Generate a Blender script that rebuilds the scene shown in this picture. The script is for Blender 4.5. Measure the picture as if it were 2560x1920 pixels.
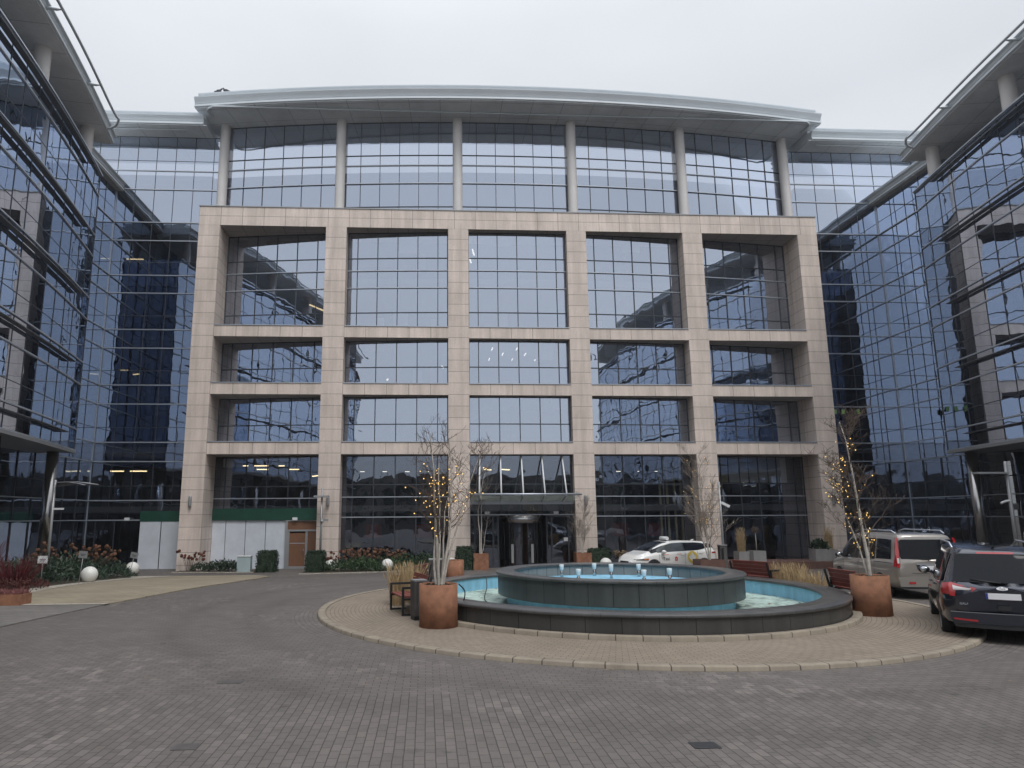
import bpy, bmesh, math, random
import numpy as np
from mathutils import Vector, Matrix
random.seed(7)
R=math.radians; PI=math.pi
sc=bpy.context.scene
for o in list(bpy.data.objects): bpy.data.objects.remove(o)
# ------------------------------------------------------------------ camera
H=2.394
RM=[[0.9987,-0.050782,-0.00435],[0.004611,0.175013,-0.984555],[0.050759,0.983256,0.17502]]
cd=bpy.data.cameras.new('camera'); cam=bpy.data.objects.new('camera',cd); sc.collection.objects.link(cam)
r_,d_,f_=[Vector(v) for v in RM]
cam.matrix_world=Matrix(((r_.x,-d_.x,-f_.x,0),(r_.y,-d_.y,-f_.y,0),(r_.z,-d_.z,-f_.z,H),(0,0,0,1)))
cd.sensor_width=36; cd.lens=1705.455/2560*36
cd.shift_x=126.32/2560; cd.shift_y=29.67/2560
cd.clip_start=.1; cd.clip_end=3000
sc.camera=cam
# ------------------------------------------------------------------ world: overcast sky
SUN_EL,SUN_AZ=R(55),R(160)
w=bpy.data.worlds.new('World'); sc.world=w; w.use_nodes=True
nt=w.node_tree; nt.nodes.clear()
def N(nt,t,**k):
    n=nt.nodes.new(t)
    for a,b in k.items():
        if a.startswith('i_'): n.inputs[a[2:]].default_value=b
        else: setattr(n,a,b)
    return n
def L(nt,a,b): nt.links.new(a,b)
out=N(nt,'ShaderNodeOutputWorld'); bg=N(nt,'ShaderNodeBackground')
sky=N(nt,'ShaderNodeTexSky',sky_type='NISHITA'); sky.sun_disc=False; sky.sun_elevation=SUN_EL; sky.sun_rotation=SUN_AZ
tc=N(nt,'ShaderNodeTexCoord'); sx=N(nt,'ShaderNodeSeparateXYZ'); L(nt,tc.outputs['Generated'],sx.inputs[0])
ramp=N(nt,'ShaderNodeValToRGB'); L(nt,sx.outputs['Z'],ramp.inputs[0])
el=ramp.color_ramp.elements
el[0].position=0; el[0].color=(6.6,6.85,7.2,1)
el[1].position=1; el[1].color=(17.5,18,19,1)
for p,c in ((.30,(7.3,7.5,7.75,1)),(.50,(7.0,7.3,7.75,1)),(.62,(8.2,8.5,9.0,1))):
    e=el.new(p); e.color=c
mp=N(nt,'ShaderNodeMapping'); mp.inputs['Scale'].default_value=(1,1,2.2); L(nt,tc.outputs['Generated'],mp.inputs[0])
nz=N(nt,'ShaderNodeTexNoise'); nz.inputs['Scale'].default_value=1.7; nz.inputs['Detail'].default_value=5; nz.inputs['Roughness'].default_value=.45; L(nt,mp.outputs[0],nz.inputs['Vector'])
mr=N(nt,'ShaderNodeMapRange'); mr.inputs[1].default_value=.25; mr.inputs[2].default_value=.75; mr.inputs[3].default_value=.9; mr.inputs[4].default_value=1.1; L(nt,nz.outputs[0],mr.inputs[0])
vm=N(nt,'ShaderNodeVectorMath',operation='SCALE'); L(nt,ramp.outputs[0],vm.inputs[0]); L(nt,mr.outputs[0],vm.inputs['Scale'])
mx=N(nt,'ShaderNodeMixRGB'); mx.inputs[0].default_value=.92; L(nt,sky.outputs[0],mx.inputs[1]); L(nt,vm.outputs[0],mx.inputs[2])
L(nt,mx.outputs[0],bg.inputs[0]); bg.inputs[1].default_value=.1; L(nt,bg.outputs[0],out.inputs[0])
# ------------------------------------------------------------------ soft overcast sun
sd=bpy.data.lights.new('sun','SUN'); sd.energy=1.3; sd.angle=R(25); sd.color=(1,.97,.93)
sun=bpy.data.objects.new('sun',sd); sc.collection.objects.link(sun)
sdir=Vector((math.sin(SUN_AZ)*math.cos(SUN_EL),math.cos(SUN_AZ)*math.cos(SUN_EL),math.sin(SUN_EL)))
sun.rotation_euler=sdir.to_track_quat('Z','Y').to_euler()
sc.view_settings.view_transform='Standard'; sc.view_settings.look='None'; sc.view_settings.exposure=.1; sc.view_settings.gamma=1
try:
    sc.cycles.use_denoising=True; sc.cycles.max_bounces=9; sc.cycles.glossy_bounces=5; sc.cycles.transparent_max_bounces=10; sc.cycles.caustics_reflective=False; sc.cycles.caustics_refractive=False
except Exception: pass
# ------------------------------------------------------------------ materials
def mat(name,col=(.5,.5,.5),rough=.6,metal=0,spec=.5,noise=None,bump=None,emit=None,coat=0,alpha=None):
    """noise=(scale, amount[, detail]) value variation; bump=(scale,strength)"""
    m=bpy.data.materials.new(name); m.use_nodes=True; t=m.node_tree; b=t.nodes['Principled BSDF']
    b.inputs['Base Color'].default_value=(*col,1); b.inputs['Roughness'].default_value=rough; b.inputs['Metallic'].default_value=metal
    b.inputs['Specular IOR Level'].default_value=spec
    if coat: b.inputs['Coat Weight'].default_value=coat; b.inputs['Coat Roughness'].default_value=.04
    if emit: b.inputs['Emission Color'].default_value=(*emit[0],1); b.inputs['Emission Strength'].default_value=emit[1]
    if noise:
        tcn=N(t,'ShaderNodeTexCoord'); n=N(t,'ShaderNodeTexNoise'); n.inputs['Scale'].default_value=noise[0]; n.inputs['Detail'].default_value=6; n.inputs['Roughness'].default_value=.62
        L(t,tcn.outputs['Object'],n.inputs['Vector'])
        r=N(t,'ShaderNodeMapRange'); r.inputs[1].default_value=.28; r.inputs[2].default_value=.72; r.inputs[3].default_value=1-noise[1]; r.inputs[4].default_value=1+noise[1]; L(t,n.outputs[0],r.inputs[0])
        v=N(t,'ShaderNodeVectorMath',operation='SCALE'); v.inputs[0].default_value=col; L(t,r.outputs[0],v.inputs['Scale']); L(t,v.outputs[0],b.inputs['Base Color'])
    if bump:
        tcn=N(t,'ShaderNodeTexCoord'); n=N(t,'ShaderNodeTexNoise'); n.inputs['Scale'].default_value=bump[0]; n.inputs['Detail'].default_value=4
        L(t,tcn.outputs['Object'],n.inputs['Vector']); bp=N(t,'ShaderNodeBump'); bp.inputs['Strength'].default_value=bump[1]; bp.inputs['Distance'].default_value=.02
        L(t,n.outputs[0],bp.inputs['Height']); L(t,bp.outputs[0],b.inputs['Normal'])
    return m
def brick_nodes(t,vec,w_,h_,mortar,c1,c2,cm,offset=.5,bias=0):
    b=N(t,'ShaderNodeTexBrick'); b.offset=offset; b.offset_frequency=2; b.squash=1
    for k,v in (('Color1',(*c1,1)),('Color2',(*c2,1)),('Mortar',(*cm,1)),('Scale',1),('Mortar Size',mortar),('Mortar Smooth',.15),('Bias',bias),('Brick Width',w_),('Row Height',h_)): b.inputs[k].default_value=v
    L(t,vec,b.inputs['Vector']); return b
def mulnoise(t,colsock,scale,amt,vec,detail=5,stretch=None):
    n=N(t,'ShaderNodeTexNoise'); n.inputs['Scale'].default_value=scale; n.inputs['Detail'].default_value=detail; n.inputs['Roughness'].default_value=.6
    if stretch:
        m=N(t,'ShaderNodeMapping'); m.inputs['Scale'].default_value=stretch; L(t,vec,m.inputs[0]); vec=m.outputs[0]
    L(t,vec,n.inputs['Vector'])
    r=N(t,'ShaderNodeMapRange'); r.inputs[1].default_value=.3; r.inputs[2].default_value=.7; r.inputs[3].default_value=1-amt; r.inputs[4].default_value=1+amt; L(t,n.outputs[0],r.inputs[0])
    v=N(t,'ShaderNodeVectorMath',operation='SCALE'); L(t,colsock,v.inputs[0]); L(t,r.outputs[0],v.inputs['Scale']); return v.outputs[0]
def stone_mat(name,w_,h_,c1,c2,cm,mortar=.014,offset=0,rough=.75,stain=.13):
    m=bpy.data.materials.new(name); m.use_nodes=True; t=m.node_tree; b=t.nodes['Principled BSDF']
    uv=N(t,'ShaderNodeTexCoord'); br=brick_nodes(t,uv.outputs['UV'],w_,h_,mortar,c1,c2,cm,offset)
    c=mulnoise(t,br.outputs['Color'],.55,.10,uv.outputs['Object'])
    c=mulnoise(t,c,1.0,stain,uv.outputs['Object'],stretch=(2.2,2.2,.16)); c=mulnoise(t,c,.9,stain*.6,uv.outputs['Object'],6,stretch=(6,6,.5))
    c=mulnoise(t,c,14,.05,uv.outputs['Object'])
    L(t,c,b.inputs['Base Color']); b.inputs['Roughness'].default_value=rough; b.inputs['Specular IOR Level'].default_value=.35
    bp=N(t,'ShaderNodeBump'); bp.inputs['Strength'].default_value=.35; bp.inputs['Distance'].default_value=.02; bp.invert=True; L(t,br.outputs['Fac'],bp.inputs['Height']); L(t,bp.outputs[0],b.inputs['Normal'])
    return m
def glass_mat(name,tint,refl,trans,k1=.006,k2=.012):
    """coated facade glass: mirror-like outside with slightly bowed panes, dim interior showing through. UV: integer part = pane index"""
    m=bpy.data.materials.new(name); m.use_nodes=True; t=m.node_tree; t.nodes.clear()
    o=N(t,'ShaderNodeOutputMaterial'); uv=N(t,'ShaderNodeTexCoord')
    fl=N(t,'ShaderNodeVectorMath',operation='FLOOR'); fr=N(t,'ShaderNodeVectorMath',operation='FRACTION'); L(t,uv.outputs['UV'],fl.inputs[0]); L(t,uv.outputs['UV'],fr.inputs[0])
    wn=N(t,'ShaderNodeTexWhiteNoise',noise_dimensions='2D'); L(t,fl.outputs[0],wn.inputs['Vector'])
    s=N(t,'ShaderNodeSeparateXYZ'); L(t,fr.outputs[0],s.inputs[0]); sr=N(t,'ShaderNodeSeparateColor'); L(t,wn.outputs['Color'],sr.inputs[0])
    def M(op,a,b):
        n=N(t,'ShaderNodeMath',operation=op)
        for i,x in enumerate((a,b)):
            if isinstance(x,(int,float)): n.inputs[i].default_value=x
            else: L(t,x,n.inputs[i])
        return n.outputs[0]
    px=M('MULTIPLY',M('MULTIPLY',s.outputs['X'],M('SUBTRACT',1.0,s.outputs['X'])),4)
    py=M('MULTIPLY',M('MULTIPLY',s.outputs['Y'],M('SUBTRACT',1.0,s.outputs['Y'])),4)
    pil=M('MULTIPLY',M('MULTIPLY',px,py),M('MULTIPLY',M('SUBTRACT',sr.outputs[0],.35),k1))
    tilt=M('ADD',M('MULTIPLY',s.outputs['X'],M('MULTIPLY',M('SUBTRACT',sr.outputs[1],.5),k1*.9)),M('MULTIPLY',s.outputs['Y'],M('MULTIPLY',M('SUBTRACT',sr.outputs[2],.5),k1*.9)))
    n=N(t,'ShaderNodeTexNoise'); n.inputs['Scale'].default_value=.85; n.inputs['Detail'].default_value=1.5
    ad=N(t,'ShaderNodeVectorMath',operation='ADD'); sc_=N(t,'ShaderNodeVectorMath',operation='SCALE'); sc_.inputs['Scale'].default_value=17; L(t,wn.outputs['Color'],sc_.inputs[0]); L(t,sc_.outputs[0],ad.inputs[0]); L(t,uv.outputs['Object'],ad.inputs[1]); L(t,ad.outputs[0],n.inputs['Vector'])
    hgt=M('ADD',M('ADD',pil,tilt),M('MULTIPLY',n.outputs[0],k2))
    bp=N(t,'ShaderNodeBump'); bp.inputs['Strength'].default_value=1; bp.inputs['Distance'].default_value=1; L(t,hgt,bp.inputs['Height'])
    g=N(t,'ShaderNodeBsdfGlossy'); g.inputs['Roughness'].default_value=.004; g.inputs['Color'].default_value=(*tint,1); L(t,bp.outputs[0],g.inputs['Normal'])
    tr=N(t,'ShaderNodeBsdfTransparent'); tr.inputs['Color'].default_value=(*trans,1)
    lw=N(t,'ShaderNodeLayerWeight'); lw.inputs['Blend'].default_value=.35
    f=N(t,'ShaderNodeMapRange'); f.inputs[1].default_value=0; f.inputs[2].default_value=1; f.inputs[3].default_value=refl; f.inputs[4].default_value=min(1,refl+.3); L(t,lw.outputs['Fresnel'],f.inputs[0])
    mxs=N(t,'ShaderNodeMixShader'); L(t,f.outputs[0],mxs.inputs[0]); L(t,tr.outputs[0],mxs.inputs[1]); L(t,g.outputs[0],mxs.inputs[2]); L(t,mxs.outputs[0],o.inputs[0])
    return m
M_={}
M_['stone']=stone_mat('pale_stone_cladding',1.30,.698,(.735,.635,.57),(.68,.585,.525),(.30,.25,.22))
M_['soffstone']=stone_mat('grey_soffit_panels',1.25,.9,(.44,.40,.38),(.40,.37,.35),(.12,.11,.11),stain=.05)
M_['glass']=glass_mat('coated_blue_glass',(.74,.82,.97),.59,(.50,.51,.53),k1=.0036,k2=.007)
M_['glass_wing']=glass_mat('dark_blue_wing_glass',(.59,.68,.84),.45,(.24,.25,.27),k1=.0036,k2=.008)
M_['glass_dark']=glass_mat('ground_floor_glass',(.62,.70,.86),.26,(.58,.59,.60),k1=.004,k2=.010)
M_['frame']=mat('dark_aluminium',(.06,.068,.082),.45,.3)
M_['bar']=mat('bright_aluminium_bar',(.52,.56,.62),.38,.55)
M_['fascia']=mat('grey_white_roof_metal',(.63,.675,.71),.42,.1,noise=(.7,.05))
M_['soffit']=stone_mat('pale_soffit_panels',1.9,1.6,(.84,.87,.90),(.81,.84,.88),(.45,.47,.50),mortar=.016,stain=.03,rough=.6)
M_['column']=mat('painted_column',(.68,.655,.645),.55,noise=(1.2,.05))
M_['steel']=mat('brushed_steel',(.46,.45,.44),.22,1,noise=(3,.12))
M_['alu']=mat('grey_painted_metal',(.36,.37,.38),.4,.4)
M_['white']=mat('white_paint',(.78,.80,.82),.5)
M_['panel']=mat('white_window_film',(.66,.71,.78),.5,noise=(1.6,.09))
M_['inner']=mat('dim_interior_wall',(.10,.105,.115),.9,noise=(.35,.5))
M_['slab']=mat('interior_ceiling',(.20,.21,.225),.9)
M_['lamp']=mat('lit_lamp_strip',(1,.9,.6),.5,emit=((1,.78,.42),3.2))
M_['lampw']=mat('lit_lamp_white',(1,.95,.85),.5,emit=((1,.93,.78),2.6))
M_['green']=mat('green_sign_band',(.006,.062,.040),.6,noise=(1.4,.25))
M_['granite']=stone_mat('dark_granite',.69,5,(.056,.056,.054),(.066,.065,.062),(.014,.014,.014),mortar=.008,rough=.38,stain=.18)
M_['granite2']=stone_mat('dark_granite_drum',.56,5,(.052,.056,.057),(.062,.064,.063),(.012,.012,.012),mortar=.009,rough=.38,stain=.2)
M_['coping']=stone_mat('granite_coping',.8,5,(.082,.082,.082),(.072,.072,.073),(.03,.03,.03),mortar=.006,rough=.3,stain=.2)
M_['greystone']=stone_mat('grey_inner_stone',.42,5,(.21,.22,.215),(.19,.20,.20),(.06,.06,.06),mortar=.01,stain=.12)
M_['corten']=mat('rusty_corten_steel',(.29,.135,.078),.85,noise=(4.5,.34),bump=(60,.2))
M_['bench']=mat('red_brown_bench_wood',(.20,.048,.036),.5,noise=(5,.2))
M_['deck']=mat('red_brown_deck_wood',(.14,.075,.06),.6,noise=(4,.2))
M_['black']=mat('black_steel',(.02,.022,.025),.5,.2)
M_['slat']=mat('grey_brown_slats',(.075,.068,.066),.6,noise=(6,.2))
M_['soil']=mat('planting_soil',(.055,.042,.030),.95,noise=(3,.5),bump=(25,.6))
M_['concrete']=mat('grey_concrete_planter',(.30,.295,.29),.8,noise=(2.2,.15))
M_['bark']=mat('birch_bark',(.50,.46,.41),.8,noise=(9,.3))
M_['twig']=mat('brown_twigs',(.12,.085,.065),.85)
M_['paletwig']=mat('pale_birch_twigs',(.34,.29,.25),.85)
M_['box']=mat('boxwood_leaf',(.022,.045,.022),.6,noise=(9,.65))
M_['juniper']=mat('juniper_needles',(.040,.078,.030),.6,noise=(3,.45))
M_['juniper2']=mat('blue_green_needles',(.030,.055,.034),.6,noise=(3,.4))
M_['hydr']=mat('dried_hydrangea_heads',(.20,.10,.06),.85,noise=(5,.35))
M_['hydrdark']=mat('dark_dried_heads',(.17,.055,.035),.85,noise=(5,.35))
M_['straw']=mat('straw_grass',(.46,.34,.19),.8,noise=(6,.25))
M_['redstem']=mat('red_dogwood_stems',(.13,.016,.022),.7,noise=(3,.3))
M_['redlow']=mat('russet_groundcover',(.085,.026,.022),.8,noise=(3,.4))
M_['heather']=mat('pink_heather',(.24,.10,.095),.8,noise=(8,.3))
M_['tanplant']=mat('beige_dry_shrub',(.23,.165,.10),.85,noise=(6,.3))
M_['rubber']=mat('tyre_rubber',(.018,.018,.019),.85)
M_['carglass']=mat('tinted_car_glass',(.010,.012,.016),.05,0,.2)
M_['clearglass']=mat('front_car_glass',(.07,.08,.085),.04,0,.9)
M_['mirrorg']=mat('mirror_glass',(.6,.62,.65),.03,1)
M_['rim']=mat('alloy_rim',(.45,.46,.48),.3,.8)
M_['redlamp']=mat('red_tail_lamp',(.42,.012,.014),.12,0,.8,coat=1)
M_['clearlamp']=mat('clear_lamp',(.62,.60,.60),.1,0,.8,coat=1)
M_['amber']=mat('amber_reflector',(.55,.16,.04),.15)
M_['plate']=mat('white_number_plate',(.82,.83,.86),.4)
M_['blueband']=mat('blue_plate_band',(.02,.04,.25),.5)
M_['trim']=mat('black_plastic_trim',(.022,.023,.025),.5)
M_['carwhite']=mat('white_car_paint',(.80,.795,.77),.25,coat=1)
M_['carsilver']=mat('warm_grey_car_paint',(.36,.335,.305),.3,.45,coat=1)
M_['cardark']=mat('dark_blue_grey_car_paint',(.024,.028,.045),.22,.4,coat=1)
M_['yellow']=mat('yellow_sticker',(.75,.55,.08),.5)
M_['redst']=mat('red_sticker',(.5,.04,.03),.5)
M_['orangest']=mat('orange_sticker',(.75,.24,.12),.5)
M_['ink']=mat('black_lettering',(.015,.015,.015),.6)
M_['globe']=mat('white_globe',(.78,.78,.75),.45,noise=(5,.10))
M_['bulb']=mat('warm_fairy_bulb',(1,.7,.3),.4,emit=((1,.62,.16),1.5))
M_['nozzle']=mat('pale_nozzle',(.62,.70,.72),.4)
M_['brown']=mat('brown_door',(.20,.095,.052),.5,noise=(2,.15))
M_['curtain']=mat('pale_yellow_curtain',(.42,.38,.24),.9,noise=(3,.1))
M_['shade']=mat('grey_sunshade_metal',(.12,.13,.145),.5,.3)
M_['blind']=mat('grey_green_blind',(.70,.72,.70),.9)

M_['paper']=mat('green_paper_note',(.33,.55,.20),.8)
M_['redfurn']=mat('red_lounge_panel',(.30,.03,.025),.7)
M_['woodrev']=mat('dark_brown_interior',(.055,.022,.016),.6,noise=(2,.3))
M_['bird']=mat('pigeon_grey',(.09,.09,.10),.8)
M_['cabinet']=mat('pale_blue_cabinet',(.40,.50,.52),.6,noise=(2,.1))
M_['cable']=mat('black_cable',(.012,.012,.012),.6)
M_['brickfar']=mat('far_building_wall',(.20,.18,.16),.9,noise=(.3,.25))
M_['leaf_far']=mat('far_tree_leaf',(.035,.045,.028),.8,noise=(1.5,.5))
def pool_mat(name,c,dirt,amount,scale):
    m=mat(name,c,.55); t=m.node_tree; b=t.nodes['Principled BSDF']; tcn=N(t,'ShaderNodeTexCoord')
    n=N(t,'ShaderNodeTexNoise'); n.inputs['Scale'].default_value=scale; n.inputs['Detail'].default_value=8; n.inputs['Roughness'].default_value=.7; L(t,tcn.outputs['Object'],n.inputs['Vector'])
    r=N(t,'ShaderNodeMapRange'); r.inputs[1].default_value=amount; r.inputs[2].default_value=amount+.14; L(t,n.outputs[0],r.inputs[0])
    mx=N(t,'ShaderNodeMixRGB'); L(t,r.outputs[0],mx.inputs[0]); mx.inputs[1].default_value=(*c,1); mx.inputs[2].default_value=(*dirt,1)
    c2=mulnoise(t,mx.outputs[0],3,.18,tcn.outputs['Object'],stretch=(1.5,1.5,.4)); L(t,c2,b.inputs['Base Color']); return m
M_['blue']=pool_mat('light_blue_pool_paint',(.25,.52,.70),(.13,.26,.32),.60,2.2)
M_['poolfloor']=pool_mat('pale_littered_pool_floor',(.44,.56,.50),(.12,.16,.13),.50,2.6)
def gravel_mat():
    m=mat('pale_gravel',(.40,.36,.30),.9); t=m.node_tree; b=t.nodes['Principled BSDF']; tcn=N(t,'ShaderNodeTexCoord')
    v=N(t,'ShaderNodeTexVoronoi'); v.inputs['Scale'].default_value=22; L(t,tcn.outputs['Object'],v.inputs['Vector'])
    mx=N(t,'ShaderNodeMixRGB'); L(t,v.outputs['Color'],mx.inputs[0]); mx.inputs[1].default_value=(.26,.23,.19,1); mx.inputs[2].default_value=(.56,.52,.45,1); L(t,mx.outputs[0],b.inputs['Base Color'])
    bp=N(t,'ShaderNodeBump'); bp.inputs['Strength'].default_value=.9; bp.inputs['Distance'].default_value=.03; bp.invert=True; L(t,v.outputs['Distance'],bp.inputs['Height']); L(t,bp.outputs[0],b.inputs['Normal']); return m
M_['gravel']=gravel_mat()
ICX,ICY=5.09,18.56
def paving(name,kind):
    m=bpy.data.materials.new(name); m.use_nodes=True; t=m.node_tree; b=t.nodes['Principled BSDF']; tcn=N(t,'ShaderNodeTexCoord'); O=tcn.outputs['Object']
    s=N(t,'ShaderNodeSeparateXYZ'); L(t,O,s.inputs[0])
    def Mt(op,a,bb=0.):
        n=N(t,'ShaderNodeMath',operation=op)
        for i,x in enumerate((a,bb)):
            if isinstance(x,(int,float)): n.inputs[i].default_value=x
            else: L(t,x,n.inputs[i])
        return n.outputs[0]
    def comb(x,y):
        c=N(t,'ShaderNodeCombineXYZ'); L(t,x,c.inputs[0]); L(t,y,c.inputs[1]); return c.outputs[0]
    X,Y=s.outputs['X'],s.outputs['Y']
    if kind in('road','island'):
        dx=Mt('SUBTRACT',X,ICX); dy=Mt('SUBTRACT',Y,ICY); rr=Mt('SQRT',Mt('ADD',Mt('MULTIPLY',dx,dx),Mt('MULTIPLY',dy,dy))); th=Mt('ARCTAN2',dy,dx)
    facs=[]
    if kind=='road':
        c1,c2,cm=(.146,.130,.120),(.118,.106,.099),(.056,.050,.046)
        wig=N(t,'ShaderNodeTexNoise'); wig.inputs['Scale'].default_value=1.3; L(t,O,wig.inputs['Vector'])
        off=Mt('MULTIPLY',Mt('SUBTRACT',wig.outputs[0],.5),.022)
        b1=brick_nodes(t,comb(Mt('ADD',Y,off),Mt('ADD',X,off)),.215,.107,.006,c1,c2,cm)
        b2=brick_nodes(t,comb(Mt('ADD',X,off),Mt('ADD',Y,off)),.215,.107,.006,c1,c2,cm)
        b3=brick_nodes(t,comb(Mt('MULTIPLY',th,8.1),rr),.215,.107,.006,c1,c2,cm)
        far=Mt('GREATER_THAN',Mt('ADD',Y,Mt('MULTIPLY',X,.03)),9.75); ring=Mt('LESS_THAN',rr,8.4)
        m1=N(t,'ShaderNodeMixRGB'); L(t,far,m1.inputs[0]); L(t,b1.outputs[0],m1.inputs[1]); L(t,b2.outputs[0],m1.inputs[2])
        m2=N(t,'ShaderNodeMixRGB'); L(t,ring,m2.inputs[0]); L(t,m1.outputs[0],m2.inputs[1]); L(t,b3.outputs[0],m2.inputs[2]); col=m2.outputs[0]
        f1=N(t,'ShaderNodeMixRGB'); L(t,far,f1.inputs[0]); L(t,b1.outputs['Fac'],f1.inputs[1]); L(t,b2.outputs['Fac'],f1.inputs[2]); fac=f1.outputs[0]
        # lighter individual stones and worn patches
        cell=N(t,'ShaderNodeTexWhiteNoise',noise_dimensions='2D'); fl=N(t,'ShaderNodeVectorMath',operation='FLOOR'); sc2=N(t,'ShaderNodeVectorMath',operation='MULTIPLY'); sc2.inputs[1].default_value=(1/.107,1/.215,0); L(t,O,sc2.inputs[0]); L(t,sc2.outputs[0],fl.inputs[0]); L(t,fl.outputs[0],cell.inputs['Vector'])
        pn=N(t,'ShaderNodeTexNoise'); pn.inputs['Scale'].default_value=.32; pn.inputs['Detail'].default_value=3; L(t,O,pn.inputs['Vector'])
        pm=N(t,'ShaderNodeMapRange'); pm.inputs[1].default_value=.47; pm.inputs[2].default_value=.72; L(t,pn.outputs[0],pm.inputs[0])
        lite=Mt('MULTIPLY',Mt('MULTIPLY',Mt('GREATER_THAN',cell.outputs[0],.74),pm.outputs[0]),.55)
        sca=N(t,'ShaderNodeVectorMath',operation='SCALE'); L(t,col,sca.inputs[0]); L(t,Mt('ADD',1.0,lite),sca.inputs['Scale']); col=sca.outputs[0]
        tn=N(t,'ShaderNodeTexNoise'); tn.inputs['Scale'].default_value=.5; tn.inputs['Detail'].default_value=4; L(t,O,tn.inputs['Vector'])
        def band(c_,w_): 
            d=Mt('ABSOLUTE',Mt('SUBTRACT',Mt('ADD',rr,Mt('MULTIPLY',tn.outputs[0],.5)),c_)); return Mt('MAXIMUM',Mt('SUBTRACT',1.0,Mt('DIVIDE',d,w_)),0)
        tr=Mt('MULTIPLY',Mt('ADD',band(9.6,.42),band(11.2,.45)),tn.outputs[0])
        sv=N(t,'ShaderNodeVectorMath',operation='SCALE'); L(t,col,sv.inputs[0]); L(t,Mt('SUBTRACT',1.0,Mt('MULTIPLY',tr,.30)),sv.inputs['Scale']); col=sv.outputs[0]
        sp=N(t,'ShaderNodeTexNoise'); sp.inputs['Scale'].default_value=2.1; sp.inputs['Detail'].default_value=2; L(t,O,sp.inputs['Vector'])
        spm=N(t,'ShaderNodeMapRange'); spm.inputs[1].default_value=.68; spm.inputs[2].default_value=.74; spm.inputs[3].default_value=1; spm.inputs[4].default_value=.74; L(t,sp.outputs[0],spm.inputs[0])
        sv=N(t,'ShaderNodeVectorMath',operation='SCALE'); L(t,col,sv.inputs[0]); L(t,spm.outputs[0],sv.inputs['Scale']); col=sv.outputs[0]
        col=mulnoise(t,col,.22,.10,O,4); col=mulnoise(t,col,1.4,.09,O,6); col=mulnoise(t,col,45,.08,O,2)
        rough=.72
    elif kind=='island':
        c1,c2,cm=(.262,.214,.165),(.228,.188,.147),(.115,.094,.073)
        br=brick_nodes(t,comb(Mt('MULTIPLY',th,6.6),rr),.2,.1,.006,c1,c2,cm); col=br.outputs[0]; fac=br.outputs['Fac']
        col=mulnoise(t,col,.5,.10,O,4); col=mulnoise(t,col,3,.07,O,5); rough=.8
    elif kind=='path':
        br=brick_nodes(t,comb(X,Y),.42,.28,.008,(.30,.258,.188),(.265,.23,.17),(.15,.122,.09)); col=br.outputs[0]; fac=br.outputs['Fac']
        col=mulnoise(t,col,.5,.12,O,4); col=mulnoise(t,col,1.0,.16,O,5,stretch=(.5,4,1)); rough=.85
    else:
        br=brick_nodes(t,comb(X,Y),.4,.3,.008,(.185,.172,.160),(.160,.149,.140),(.09,.084,.078)); col=br.outputs[0]; fac=br.outputs['Fac']
        col=mulnoise(t,col,.6,.14,O,5,stretch=(.6,2.5,1)); rough=.8
    L(t,col,b.inputs['Base Color']); b.inputs['Roughness'].default_value=rough; b.inputs['Specular IOR Level'].default_value=.4
    bp=N(t,'ShaderNodeBump'); bp.inputs['Strength'].default_value=.5; bp.inputs['Distance'].default_value=.008; bp.invert=True; L(t,fac,bp.inputs['Height']); L(t,bp.outputs[0],b.inputs['Normal'])
    return m
M_['road']=paving('grey_block_paving','road'); M_['island']=paving('tan_ring_paving','island'); M_['path']=paving('tan_slab_path','path'); M_['side']=paving('grey_slab_pavement','side')
M_['kerb']=stone_mat('pale_concrete_kerb',.5,5,(.29,.25,.195),(.26,.225,.18),(.09,.075,.06),mortar=.012,stain=.12,rough=.85)
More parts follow.
